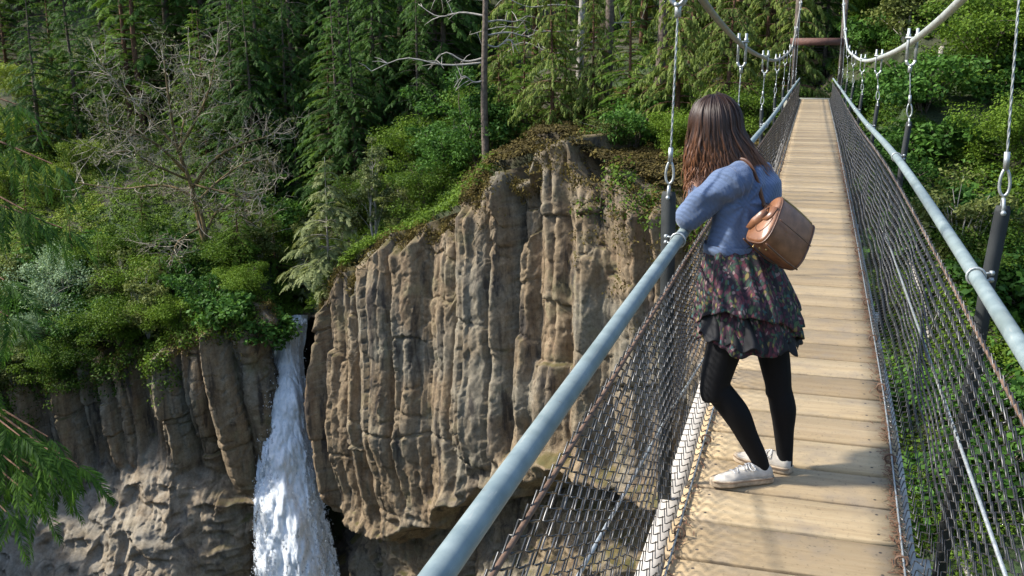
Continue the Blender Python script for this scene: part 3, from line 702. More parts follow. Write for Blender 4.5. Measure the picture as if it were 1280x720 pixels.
# ------------------------------------------------------------------ the woman at the rail
def remeshed(mb, name, mat, parent, voxel=.008, smooth_it=6, subdiv=False):
    me = mb.mesh('tmp'); o = bpy.data.objects.new('tmp', me); COL.objects.link(o)
    md = o.modifiers.new('r', 'REMESH'); md.mode = 'VOXEL'; md.voxel_size = voxel
    if smooth_it:
        sm = o.modifiers.new('s', 'SMOOTH'); sm.iterations = smooth_it; sm.factor = .5
    bpy.context.view_layer.update()
    dg = bpy.context.evaluated_depsgraph_get(); m2 = bpy.data.meshes.new_from_object(o.evaluated_get(dg))
    bpy.data.objects.remove(o); m2.name = name
    m2.polygons.foreach_set('use_smooth', np.ones(len(m2.polygons), bool))
    m2.materials.clear()
    return link(name, m2, mat, parent)
WO = np.array([-.15, 4.25, float(deckz(4.2))])
PS = thing('person', 'woman in blue cardigan, patterned skirt and black tights leaning on the bridge rail', 'person', tuple(WO))
def L_(p): return np.asarray(p, float) - WO          # world -> local to the person
fw = np.array([-.90, .42, 0]); fw /= np.linalg.norm(fw); lf = np.array([-fw[1], fw[0], 0])   # facing, and her left
def ell_ring(c, hl, hf, n=28, tilt=0.0, sq=2.2):
    a = np.linspace(0, 2 * pi, n, endpoint=False); ca = np.sign(np.cos(a)) * np.abs(np.cos(a)) ** (2 / sq); sa = np.sign(np.sin(a)) * np.abs(np.sin(a)) ** (2 / sq)
    return L_(c)[None] + lf[None] * (hl * ca)[:, None] + fw[None] * (hf * sa)[:, None] + np.array([0, 0, 1.0])[None] * (-tilt * hf * sa)[:, None]
SHL = np.array([-.282, 4.14, -.515]); SHR = np.array([-.222, 4.395, -.575])
ELL = np.array([-.475, 4.17, -.688]); ELR = np.array([-.465, 4.50, -.690])
WRL = np.array([-.475, 4.40, -.672]); WRR = np.array([-.452, 4.405, -.505])
NECK = np.array([-.245, 4.295, -.475]); HEAD = np.array([-.398, 4.30, -.338])
hd = np.array([-.78, .62, -.12]); hd /= np.linalg.norm(hd)                         # where she looks
hs = np.cross(np.array([0, 0, 1.0]), hd); hs /= np.linalg.norm(hs); hu = np.cross(hd, hs)
HR3 = np.stack([hd, hs, hu], 1)                                                    # head axes: forward, her left, up
def H(a, b, c): return HEAD + hd * a + hs * b + hu * c
skin, t_, p_, o_ = newmat('skin'); p_.inputs['Base Color'].default_value = (.56, .33, .24, 1); p_.inputs['Roughness'].default_value = .5
p_.inputs['Subsurface Weight'].default_value = .12; p_.inputs['Subsurface Radius'].default_value = (.01, .004, .002)
mb = MB()
sphere(mb, L_(H(-.012, 0, .022)), (.093, .074, .088), 20, 14, HR3); sphere(mb, L_(H(.022, 0, -.035)), (.066, .058, .082), 18, 12, HR3)
sphere(mb, L_(H(.050, 0, -.088)), (.024, .026, .018), 12, 8, HR3)                      # chin
loft(mb, [[L_(H(a, b * k, c)) for b, k in ((-1, 1), (1, 1))] + [L_(H(a + .002, .003, c)), L_(H(a + .002, -.003, c))] for a, c, b_, k in ()] or [[(0, 0, 0)] * 3, [(0, 0, 0.0001)] * 3]) if False else None
tube(mb, [L_(H(.082, 0, .012)), L_(H(.096, 0, -.012)), L_(H(.104, 0, -.028)), L_(H(.088, 0, -.036))], [.007, .009, .0125, .008], 10)     # nose
for b in (-1, 1):
    sphere(mb, L_(H(-.005, b * .074, -.008)), (.016, .008, .030), 10, 8, HR3)              # ears
    sphere(mb, L_(H(.078, b * .030, .022)), (.010, .024, .007), 10, 6, HR3)                # brow
tube(mb, [L_(H(.078, .020, -.060)), L_(H(.086, 0, -.058)), L_(H(.078, -.020, -.060))], [.006, .008, .006], 8)     # lips
tube(mb, [L_(H(-.02, 0, -.05)), L_((HEAD + NECK) / 2 + [.03, 0, -.03]), L_(NECK), L_(NECK + [0, 0, -.06])], [.050, .049, .054, .075], 16)
loft(mb, [ell_ring((-.235, 4.285, -.50), .12, .06), ell_ring((-.23, 4.285, -.56), .155, .085), ell_ring((-.25, 4.28, -.68), .14, .095), ell_ring((-.262, 4.275, -.80), .115, .085), ell_ring((-.225, 4.26, -.94), .155, .105), ell_ring((-.20, 4.255, -1.04), .16, .11)])
HIPL = np.array([-.235, 4.175, -1.02]); HIPR = np.array([-.155, 4.335, -1.02])
KNL = np.array([-.322, 4.125, -1.405]); KNR = np.array([-.068, 4.305, -1.43]); ANL = np.array([-.118, 4.175, -1.745]); ANR = np.array([-.020, 4.295, -1.745])
def limb(mb, pts, rad, n=22, sides=14): 
    P = smooth_path(pts, n); r = np.interp(np.linspace(0, len(rad) - 1, n), np.arange(len(rad)), rad); tube(mb, [L_(x) for x in P], r, sides)
for A, B_, C_ in ((SHL, ELL, WRL), (SHR, ELR, WRR)):
    sphere(mb, L_(B_), .037, 14, 9)
    limb(mb, [A, (A + B_) / 2 + [0, 0, .005], B_], [.047, .044, .036]); limb(mb, [B_, (B_ + C_) / 2, C_], [.037, .034, .023])
for hip, kn, an in ((HIPL, KNL, ANL), (HIPR, KNR, ANR)):
    limb(mb, [hip, (hip + kn) / 2, kn], [.066, .056, .038]); limb(mb, [kn, (kn + an) / 2 + [.012, 0, 0], an, an + [0, 0, -.05]], [.036, .034, .022, .024])
# hands: palm, four curled fingers and a thumb, resting on the rail and forearm
def hand(mb, wr, dr, palm_dn, thumb_side):
    dr = dr / np.linalg.norm(dr); dn = palm_dn - dr * (palm_dn @ dr); dn /= np.linalg.norm(dn); sd_ = np.cross(dr, dn) * thumb_side
    c = wr + dr * .05
    sphere(mb, L_(wr + dr * .045), (.050, .038, .016), 14, 8, np.stack([dr, sd_, dn], 1))
    for k, (o, ln) in enumerate(((.027, .068), (.009, .078), (-.009, .072), (-.026, .056))):
        b = wr + dr * .075 + sd_ * o; c1 = b + dr * ln * .42 + dn * .004; c2 = c1 + dr * ln * .28 + dn * ln * .26; c3 = c2 + dr * ln * .06 + dn * ln * .28
        tube(mb, [L_(x) for x in smooth_path([b - dr * .02, b, c1, c2, c3], 12)], np.linspace(.0095, .0068, 12), 8); sphere(mb, L_(c3), .0068, 8, 6)
    b = wr + dr * .022 + sd_ * .026; t1 = b + dr * .025 + sd_ * .020 + dn * .006; t2 = t1 + dr * .028 + sd_ * .002 + dn * .010
    tube(mb, [L_(x) for x in smooth_path([b, t1, t2], 9)], np.linspace(.0115, .0075, 9), 8); sphere(mb, L_(t2), .0075, 8, 6)
hand(mb, WRL, np.array([-.05, 1, -.12]), np.array([-.25, 0, -1.0]), 1)
hand(mb, WRR, np.array([.10, -.35, 1.0]), np.array([.35, -1.0, 0]), -1)
body = remeshed(mb, 'body', skin, PS, .0055, 4)
eyem = simple('eye_white', (.75, .73, .70), .2, 0, 5, .05, 0); irm = simple('iris_dark', (.06, .04, .03), .2, 0, 5, .1, 0)
for b in (-1, 1):
    mb = MB(); sphere(mb, L_(H(.070, b * .030, .004)), .0125, 12, 9); e = mb.build('eye', eyem, PS, True)
    mb = MB(); sphere(mb, L_(H(.0795, b * .030, .004)), .0052, 10, 7); mb.build('iris', irm, e, True)

# tights
tm, t_, p_, o_ = newmat('black_tights'); p_.inputs['Base Color'].default_value = (.004, .004, .005, 1); p_.inputs['Roughness'].default_value = .75
p_.inputs['Specular IOR Level'].default_value = .25; bump(t_, p_, noise(t_, coords(t_), 300, 2), .1, .001)
mb = MB()
loft(mb, [ell_ring((-.255, 4.27, -.84), .122, .092), ell_ring((-.225, 4.26, -.94), .162, .112), ell_ring((-.20, 4.255, -1.06), .166, .115)])
limb(mb, [HIPL, (HIPL + KNL) / 2 + [-.01, 0, 0], KNL + [-.004, 0, .01], KNL + [.006, 0, -.05]], [.088, .080, .0625, .058]); limb(mb, [KNL, KNL * .66 + ANL * .34 + [.022, 0, 0], KNL * .35 + ANL * .65 + [.012, 0, 0], ANL, ANL + [.0, 0, -.06]], [.058, .059, .046, .036, .038])
limb(mb, [HIPR, (HIPR + KNR) / 2, KNR + [0, 0, .01], KNR + [0, 0, -.05]], [.088, .076, .058, .054]); limb(mb, [KNR, KNR * .66 + ANR * .34 + [.012, 0, 0], KNR * .35 + ANR * .65 + [.006, 0, 0], ANR, ANR + [.0, 0, -.06]], [.054, .058, .045, .036, .038])
remeshed(mb, 'tights', tm, PS, .007, 5)

# cardigan
sm_, t_, p_, o_ = newmat('blue_knit'); v = coords(t_)
wv = N(t_, 'ShaderNodeTexWave', wave_type='BANDS', bands_direction='DIAGONAL'); wv.inputs['Scale'].default_value = 26; wv.inputs['Distortion'].default_value = 2.5; wv.inputs['Detail'].default_value = 3; t_.links.new(v, wv.inputs['Vector'])
f = noise(t_, v, 90, 4, .6); c = ramp(t_, noise(t_, v, 9, 4), [(.3, (.070, .108, .195)), (.7, (.115, .165, .275))])
t_.links.new(c, p_.inputs['Base Color']); p_.inputs['Roughness'].default_value = .9; p_.inputs['Sheen Weight'].default_value = .25
bump(t_, p_, mix(t_, wv.outputs['Color'], f, .5), .55, .006)
mb = MB()
loft(mb, [ell_ring((-.225, 4.29, -.470), .085, .062), ell_ring((-.232, 4.28, -.500), .118, .085), ell_ring((-.228, 4.272, -.54), .150, .108), ell_ring((-.235, 4.27, -.62), .155, .120), ell_ring((-.252, 4.275, -.72), .150, .122), ell_ring((-.268, 4.27, -.785), .140, .120), ell_ring((-.272, 4.268, -.835), .146, .124)])
for A, B_, C_, k in ((SHL, ELL, WRL, 1), (SHR, ELR, WRR, 1)):
    sphere(mb, L_(B_ + [.004, 0, .004]), .0585, 16, 11)
    limb(mb, [A * .8 + NECK * .2 + [0, 0, -.02], A + [0, 0, -.005], A * .55 + B_ * .45 + [-.005, 0, .010], B_ + [.004, 0, .004]], [.062, .072, .068, .056])
    limb(mb, [B_ + [.004, 0, .004], B_ * .7 + C_ * .3 + [0, 0, .003], B_ * .4 + C_ * .6], [.058, .052, .049])
card = remeshed(mb, 'cardigan', sm_, PS, .0065, 5)
me = card.data; V = np.zeros(len(me.vertices) * 3, np.float32); me.vertices.foreach_get('co', V); V = V.reshape(-1, 3).astype(float)
nrm = np.zeros(len(me.vertices) * 3, np.float32); me.vertex_normals.foreach_get('vector', nrm); nrm = nrm.reshape(-1, 3)
# folds fanning from the underarm and across the back
dfa = L_(SHL + [.02, .03, -.10]); q = V - dfa; an = np.arctan2(q[:, 2], q[:, 0] + q[:, 1] * .5); rd = np.linalg.norm(q, axis=1)
fold = np.sin(an * 9 + 2.0 * fbm(V * 6, 2, 5)) * np.exp(-((rd - .14) / .11) ** 2) * .0060 + fbm(V * np.array([9, 9, 16]), 3, 8) * .0022
V += nrm * fold[:, None]; me.vertices.foreach_set('co', V.astype(np.float32).ravel()); me.update()
# ribbed hem
mb = MB(); rings = []
for z, k in ((-.80, 1.035), (-.815, 1.05), (-.838, 1.05), (-.841, 1.0), (-.835, .94)):
    rr_ = ell_ring((-.272, 4.268, z), .146 * k, .124 * k, 60); rings.append(rr_)
loft(mb, rings, False, False); mb.build('hem', sm_, card, True)

# skirt: two tiers of pleats with an uneven hem
km, t_, p_, o_ = newmat('floral_cloth'); v = coords(t_, (1, 1, .62)); nz = N(t_, 'ShaderNodeTexNoise'); nz.inputs['Scale'].default_value = 14; t_.links.new(v, nz.inputs['Vector'])
vm = N(t_, 'ShaderNodeVectorMath', operation='MULTIPLY_ADD'); t_.links.new(nz.outputs['Color'], vm.inputs[0]); vm.inputs[1].default_value = (.05, .05, .05); t_.links.new(v, vm.inputs[2])
vo = N(t_, 'ShaderNodeTexVoronoi'); vo.inputs['Scale'].default_value = 92; t_.links.new(vm.outputs[0], vo.inputs['Vector'])
sx = N(t_, 'ShaderNodeSeparateColor'); t_.links.new(vo.outputs['Color'], sx.inputs[0])
c = ramp(t_, sx.outputs[0], [(0, (.020, .015, .022)), (.20, (.02, .05, .035)), (.32, (.06, .018, .035)), (.42, (.12, .03, .045)), (.52, (.04, .10, .10)), (.60, (.11, .045, .065)), (.68, (.20, .16, .05)), (.74, (.05, .022, .035)), (.82, (.06, .11, .05)), (.94, (.28, .19, .18))], 'CONSTANT')
c = mix(t_, c, (.03, .022, .024), .12)
c = mix(t_, c, (.012, .010, .013), ramp(t_, vo.outputs['Distance'], [(.55, 0), (.75, .7)]))
t_.links.new(c, p_.inputs['Base Color']); p_.inputs['Roughness'].default_value = .85; bump(t_, p_, noise(t_, v, 120, 3), .15, .002)
def skirt(top, zb, k0, seed, wv_):
    n = 220; rows = 34; a = np.linspace(0, 2 * pi, n, endpoint=False); r_ = np.random.default_rng(seed)
    hemz = zb(a); rings = []
    for i in range(rows):
        u = i / (rows - 1)
        z = top * (1 - u) + hemz * u
        cx = -.268 + .062 * min(1, u * 1.1); cy = 4.268 - .012 * u
        hl = k0 + (.232 - .135) * u ** .75 + .012 * u; hf = k0 * .88 + (.215 - .118) * u ** .75
        pl = (.55 * np.sin(a * 15 + 1.1 * np.sin(a * 3 + seed)) + .45 * np.sin(a * 26 + seed + np.sin(a * 5))) * wv_ * u ** .7 + .010 * np.sin(a * 7 + seed) * u
        ca, sa = np.cos(a), np.sin(a)
        P = L_((cx, cy, 0))[None] + lf[None] * ((hl + pl) * ca)[:, None] + fw[None] * ((hf + pl) * sa)[:, None]
        P[:, 2] = z - WO[2] + .006 * np.sin(a * 11 + 3 * u)
        rings.append(P)
    R = np.array(rings); inner = R[::-1].copy(); cen = R.mean(1, keepdims=True)[::-1]; inner = cen + (inner - cen) * np.array([.985, .985, 1])
    m = MB(); loft(m, np.concatenate([R, inner]), False, False); return m
o1 = skirt(-.80, lambda a: -1.212 + .028 * np.sin(a * 3 + .4) + .007 * np.sin(a * 7), .128, 3, .013).build('skirt', km, PS, True)
skirt(-.80, lambda a: -1.098 + .045 * np.sin(a * 2 + 2.2) + .010 * np.sin(a * 5 + 1), .136, 8, .016).build('tier', km, o1, True)
# black lace slip showing at the back
lm, t_, p_, o_ = newmat('black_lace'); p_.inputs['Base Color'].default_value = (.010, .010, .012, 1); p_.inputs['Roughness'].default_value = .8
skirt(-.98, lambda a: -1.205 - .035 * np.cos(a + 2.2) + .012 * np.sin(a * 17), .135, 12, .012).build('slip', lm, o1, True)

# shoes
shm = simple('white_canvas', (.52, .475, .41), .8, 0, 35, .18, .3, .003); som = simple('dirty_rubber', (.42, .33, .23), .8, 0, 40, .4, .2, .002); lcm = simple('lace_white', (.75, .72, .67), .8, 0, 60, .1, .1)
def shoe(heel, toe):
    heel = np.array(heel, float); toe = np.array(toe, float); d = toe - heel; d[2] = 0; Ls = np.linalg.norm(d); d /= Ls; sdv = np.array([-d[1], d[0], 0]); z0 = float(deckz(heel[1])) + .003
    up = np.array([0, 0, 1.0]); us = np.linspace(0, 1, 22)
    wid = np.interp(us, [0, .06, .25, .5, .72, .9, 1], [.018, .031, .036, .036, .043, .034, .012]); hgt = np.interp(us, [0, .05, .18, .34, .5, .7, .88, 1], [.055, .075, .078, .082, .074, .052, .040, .022])
    a = np.linspace(0, 2 * pi, 20, endpoint=False)
    def ring(u, wd, lo, hi, pw=1.0):
        c = heel + d * (Ls * u); y = np.cos(a) * wd; z = np.where(np.sin(a) > 0, np.abs(np.sin(a)) ** pw, 0) * (hi - lo) + lo
        return np.stack([c[0] + sdv[0] * y, c[1] + sdv[1] * y, np.full_like(a, z0) + z], 1) - WO
    m = MB(); loft(m, [ring(u, w_, .018, h_, .8) for u, w_, h_ in zip(us, wid, hgt)]); s_ = m.build('shoe', shm, PS, True)
    b = np.linspace(0, 2 * pi, 4, endpoint=False)
    m = MB(); outl = []
    for u, w_ in zip(us, wid + .004): outl.append((u, w_))
    per = [(u, w_) for u, w_ in outl] + [(u, -w_) for u, w_ in outl[::-1]]
    rings = [[L_(heel + d * (Ls * (u * 1.03 - .015)) + sdv * w_ * k - up * (heel[2] - z0) + up * z) for u, w_ in per] for z, k in ((0.0, .97), (.004, 1.0), (.026, 1.0), (.028, .95))]
    loft(m, rings); m.build('sole', som, s_, False)
    m = MB()
    for i, u in enumerate(np.linspace(.36, .66, 5)):
        h_ = np.interp(u, us, hgt) + .003; wd = .024
        pts = [heel + d * Ls * (u + dx) + sdv * y + up * (z0 - heel[2] + h_ - .010 * (y / wd) ** 2) for y, dx in zip(np.linspace(-wd, wd, 7), np.linspace(-.02, .02, 7) * (1 if i % 2 else -1))]
        tube(m, [L_(x) for x in pts], .0028, 6)
    for sg in (-1, 1):
        c = heel + d * Ls * .37 + up * (z0 - heel[2] + .086); tt = np.linspace(0, 2 * pi, 12)
        tube(m, [L_(c + sdv * sg * (.020 - .020 * cos(t)) + d * .012 * sin(t) - up * .010 * (1 - cos(t))) for t in tt], .0022, 6)
    m.build('lace', lcm, s_, True)
    m = MB(); tube(m, [L_(heel + d * Ls * u + sdv * w_ - up * (heel[2] - z0 - .024)) for u, w_ in [(u, w_ + .0055) for u, w_ in outl] + [(u, -w_ - .0055) for u, w_ in outl[::-1]]], .0022, 6, closed=True)
    m.build('foxing_stripe', simple('brown_edge', (.20, .13, .08), .85, 0, 30, .4, 0), s_, True)
shoe((-.070, 4.190, -1.83), (-.312, 4.060, -1.83)); shoe((.010, 4.275, -1.83), (-.235, 4.365, -1.83))

# hair
hm, t_, p_, o_ = newmat('brown_hair'); tc = N(t_, 'ShaderNodeNewGeometry'); at = N(t_, 'ShaderNodeAttribute', attribute_name='along')
rr_ = N(t_, 'ShaderNodeMath', operation='MULTIPLY_ADD'); rr_.inputs[1].default_value = .35; t_.links.new(tc.outputs['Random Per Island'], rr_.inputs[0]); t_.links.new(at.outputs['Fac'], rr_.inputs[2])
c = ramp(t_, rr_.outputs[0], [(.1, (.018, .009, .006)), (.55, (.048, .022, .012)), (1.0, (.23, .095, .042)), ])
t_.links.new(c, p_.inputs['Base Color']); p_.inputs['Roughness'].default_value = .5; p_.inputs['Specular IOR Level'].default_value = .4; p_.inputs['Anisotropic'].default_value = .6
def hair():
    r_ = np.random.default_rng(4); mb = MB(); al = []
    # under-layer: open shell round the back of the head
    def radius(phi, z):  # half-widths of the hair mass at height z below the crown
        return None
    angs = np.linspace(radians(62), radians(298), 30)
    def shell_pt(phi, u, k=1.0):
        # u 0 crown .. 1 tips
        if u < .38:
            th = u / .38 * pi * .52; a_, b_, c_ = .108, .090, .112
            p = H(-.012 + a_ * sin(th) * cos(phi), b_ * sin(th) * sin(phi), .022 + c_ * cos(th))
            return HEAD + (p - HEAD) * k
        v_ = (u - .38) / .62
        th = pi * .52; p = H(-.012 + .108 * sin(th) * cos(phi), .090 * sin(th) * sin(phi), .022 + .112 * cos(th))
        q = p.copy(); fl = .25 + .03 * sin(phi * 3)
        q[2] -= fl * v_
        # hair gathers on her neck at the back and swings forward at the sides
        back = max(0, -cos(phi)); sidew = abs(sin(phi))
        cen = np.array([HEAD[0], HEAD[1], q[2]])
        q = cen + (q - cen) * (1 + .10 * sin(v_ * pi) - .20 * v_ * (1 - back)) 
        q = q + np.array([.125, .01, .05]) * v_ ** 1.3 * back + np.array([-.02, -.01, 0]) * v_ * sidew
        return cen + (q - cen) * k
    us = np.linspace(0.01, .93, 22)
    outer = np.array([[L_(shell_pt(ph, u, .97)) for u in us] for ph in angs]); inner = np.array([[L_(shell_pt(ph, u, .86)) for u in us] for ph in angs])
    ring = np.concatenate([outer, inner[:, ::-1]], 1); loft(mb, ring); al += list(np.tile(np.concatenate([us, us[::-1]]) * .5, len(angs))) + [.2, .2]
    # locks and strands
    for i in range(1500):
        ph = r_.uniform(radians(52), radians(308)); k = 1 + abs(r_.normal(0, .065)); u1 = r_.uniform(.78, 1.08) if i % 3 else r_.uniform(.95, 1.12)
        u0 = .02 + .18 * r_.random() ** 2; n = 20; u = np.linspace(u0, u1, n); wob = r_.uniform(0, 6.28); am = r_.uniform(.02, .09); wf = r_.uniform(.012, .045); st = r_.normal(0, .012)
        P = np.array([shell_pt(ph + am * sin(wob + 5 * x) * (x ** 1.2) + st * 6 * x * x, x, k) for x in u])
        P[:, 2] -= 0; curl = np.sin(u * r_.uniform(9, 20) + wob)[:, None] * hs[None] * wf * .6 * (u ** 2)[:, None]
        P = P + curl; Pl = P - WO
        T = np.gradient(Pl, axis=0); cen = np.array([HEAD[0], HEAD[1], 0]) - WO
        out = Pl - cen; out[:, 2] = np.where(u < .3, out[:, 2] * 0 + .05, 0); sdv = np.cross(T, out); sdv /= np.linalg.norm(sdv, axis=1)[:, None] + 1e-9
        wd = r_.uniform(.0018, .0050) * np.interp(u, [u0, .3, .75, u1], [.5, 1, .9, .15]); ou = out / (np.linalg.norm(out, axis=1)[:, None] + 1e-9)
        V = np.concatenate([Pl - sdv * wd[:, None], Pl + ou * wd[:, None] * .8, Pl + sdv * wd[:, None]]); j = np.arange(n - 1)
        mb.add(V, np.concatenate([np.stack([j, j + 1, n + j + 1, n + j], 1), np.stack([n + j, n + j + 1, 2 * n + j + 1, 2 * n + j], 1)])); al += list(np.tile(u * .75, 3))
    me = mb.mesh('hair', True); a_ = me.attributes.new('along', 'FLOAT', 'POINT'); a_.data.foreach_set('value', np.array(al, np.float32))
    link('hair', me, hm, PS)
hair()

# leather bag hanging at her back
def leather(name, a, b):
    m, t, p, o = newmat(name); v = coords(t); f = noise(t, v, 22, 5, .6); t.links.new(ramp(t, f, [(.3, a), (.7, b)]), p.inputs['Base Color']); p.inputs['Roughness'].default_value = .36
    p.inputs['Specular IOR Level'].default_value = .6; bump(t, p, mix(t, noise(t, v, 160, 4, .7), f, .4), .3, .003); return m
M['leather'] = leather('tan_leather', (.15, .062, .028), (.30, .135, .065)); M['leather_dark'] = leather('brown_leather', (.075, .032, .016), (.15, .065, .03))
BO = np.array([-.085, 4.13, -.85]); BG = thing('shoulder_bag', 'brown leather shoulder bag with a tag hanging at the woman in blue\'s back', 'bag', tuple(BO))
def bag():
    # long axis points down and to the right in the picture, the rounded end faces the rail
    C_ = np.array([-.085, 4.125, -.728])
    ax = np.array([.60, .50, -.58]); ax /= np.linalg.norm(ax)
    wd = np.array([.35, -.90, .27]); wd -= ax * (wd @ ax); wd /= np.linalg.norm(wd)
    up = np.cross(ax, wd); up = up if up[2] > 0 else -up
    n = 32; a = np.linspace(0, 2 * pi, n, endpoint=False)
    def sec(t, k):
        # domed section: flat base, rounded shoulders
        y = np.sign(np.cos(a)) * np.abs(np.cos(a)) ** .5 * .062; z = np.sign(np.sin(a)) * np.abs(np.sin(a)) ** .5 * .105
        y = y * np.interp(z, [-.105, -.03, .105], [1.10, 1.05, .42]); 
        return (C_ + ax * t)[None] + wd[None] * (y * k)[:, None] + up[None] * (z * k)[:, None] - BO
    ts = [-.112, -.112, -.107, -.09, -.04, .02, .07, .098, .112, .114, .108]; ks = [.02, .90, .97, 1.0, 1.035, 1.05, 1.03, 1.0, .94, .86, .02]
    m = MB(); loft(m, [sec(t, k) for t, k in zip(ts, ks)]); b = m.build('bag_body', M['leather'], BG, True)
    # piping round both ends, seams, base panel
    for t in (-.100, .104):
        m = MB(); tube(m, sec(t, 1.0), .0042, 6, closed=True); m.build('piping', M['leather_dark'], b, True)
    m = MB(); tube(m, [C_ + ax * t + up * .108 * k - BO for t, k in zip(np.linspace(-.10, .10, 9), [1, 1.03, 1.04, 1.05, 1.05, 1.05, 1.04, 1.03, 1])], .005, 8); m.build('zip', metal('brass', (.45, .32, .14), .35, .9), b, True)
    for sg in (-1, 1):
        m = MB(); tube(m, [C_ + ax * t + wd * sg * .0705 * k - up * .099 * k - BO for t, k in zip(np.linspace(-.10, .10, 9), [1, 1.02, 1.035, 1.045, 1.05, 1.05, 1.04, 1.02, 1])], .0038, 6); m.build('piping', M['leather_dark'], b, True)
        m = MB(); tube(m, [C_ + ax * t + wd * sg * .0685 * k + up * .012 * k - BO for t, k in zip(np.linspace(-.10, .10, 9), [1, 1.02, 1.035, 1.045, 1.05, 1.05, 1.04, 1.02, 1])], .0022, 6); m.build('seam', M['leather_dark'], b, True)
    tt = np.linspace(pi, 2 * pi, 13); m = MB(); tube(m, [C_ - ax * .1125 + wd * .040 * cos(t) + up * (.01 + .07 * sin(t)) - BO for t in tt] + [C_ - ax * .1125 - wd * -.040 + up * .01 - BO], .0022, 6); m.build('seam', M['leather_dark'], b, True)
    m = MB(); loft(m, [[C_ - ax * (.114 + k) + wd * x + up * y - BO for x, y in ((-.038, .055), (.038, .055), (.034, .012), (.016, -.008), (-.016, -.008), (-.034, .012))] for k in (0, .004)]); m.build('flap', M['leather'], b)
    for y in (-.04, 0, .04):
        m = MB(); sphere(m, C_ + ax * -.06 + wd * y - up * .108 - BO, .005, 8, 6); m.build('stud', metal('brass_stud', (.5, .36, .16), .3, .9), b, True)
    # strap over the shoulder
    s0 = C_ + ax * -.095 + up * .07
    for dy in (0, .028):
        pts = [s0 + wd * (dy - .03), np.array([-.165, 4.145 + dy, -.62]), np.array([-.195, 4.155 + dy, -.535]), np.array([-.232, 4.165 + dy, -.462]), np.array([-.275, 4.185 + dy, -.445]), np.array([-.325, 4.20 + dy, -.49])]
        P = smooth_path(pts, 26); m = MB(); tube(m, P - BO, .0035, 8, ry=.011); m.build('strap', M['leather_dark'], BG, True)
    # leather tag
    c = np.array([-.185, 4.075, -.665]); e1 = np.array([.55, -.1, -.1]); e1 /= np.linalg.norm(e1); e2 = np.array([.38, -.05, .92]); e2 /= np.linalg.norm(e2); e3 = np.cross(e1, e2)
    out = [(-.028, -.045), (.0, -.052), (.030, -.035), (.034, .005), (.022, .04), (.008, .048), (-.006, .03), (-.022, -.005)]
    m = MB(); loft(m, [[c + e1 * x + e2 * y + e3 * k - BO for x, y in out] for k in (-.002, .002)]); tg = m.build('tag', M['leather'], BG)
    m = MB(); tube(m, [c + e1 * .012 + e2 * .044 - BO, s0 + wd * -.02 + up * .01 - BO], .003, 6); m.build('tag_cord', M['leather_dark'], tg, True)
bag()

# ------------------------------------------------------------------ plants
def cards(P, X, Y, shape='diamond'):
    """quads centred on P spanned by the vectors X (long) and Y (wide)"""
    if shape == 'diamond': V = np.stack([P - X, P - X * .1 + Y, P + X, P - X * .1 - Y], 1)
    else: V = np.stack([P - X - Y, P + X - Y, P + X + Y, P - X + Y], 1)
    return V
def unit(v): return v / (np.linalg.norm(v, axis=-1, keepdims=True) + 1e-12)
def spray_template(nt=9, droop=.25, wid=.055, seed=0, ang=52, tw=.42):
    """flat fan of needle twigs along +X, length 1"""
    r = np.random.default_rng(seed); V = []
    def q(a, b, w_):
        d = b - a; n = np.array([-d[1], d[0], 0]); n = n / (np.linalg.norm(n) + 1e-9) * w_; m = a + d * .45 + np.array([0, 0, .02])
        V.append([a, m + n, b, m - n])
    def ax(t): return np.array([t, .03 * sin(6 * t), -droop * t * t])
    for i in range(nt):
        t = .08 + .88 * i / (nt - 1)
        for sg in (-1, 1):
            L = tw * (1 - .62 * t) * r.uniform(.75, 1.2); an = radians(ang + r.uniform(-8, 8)) * sg
            a = ax(t); b = a + np.array([cos(an) * L, sin(an) * L, -droop * .6 * L - r.uniform(0, .06)]); q(a, b, wid * r.uniform(.8, 1.2))
    q(ax(.75), ax(1.08), wid); q(ax(.0), ax(.5), wid * .5); q(ax(.4), ax(.85), wid * .55)
    return np.array(V).reshape(-1, 3)
def place(tpl, P, D, S, roll=None, up=None):
    """copies of a template: origin P, +X along D, size S"""
    D = unit(D); up = np.broadcast_to(np.array([0, 0, 1.0]) if up is None else up, D.shape)
    Yv = unit(np.cross(up, D)); Zv = np.cross(D, Yv)
    if roll is not None:
        c, s = np.cos(roll)[:, None], np.sin(roll)[:, None]; Yv, Zv = Yv * c + Zv * s, Zv * c - Yv * s
    S = np.broadcast_to(np.asarray(S, float), (len(P),))
    return (P[:, None] + S[:, None, None] * (tpl[None, :, 0:1] * D[:, None] + tpl[None, :, 1:2] * Yv[:, None] + tpl[None, :, 2:3] * Zv[:, None])).reshape(-1, 3)
def addq(mb, V): mb.add(V, np.arange(len(V)).reshape(-1, 4))

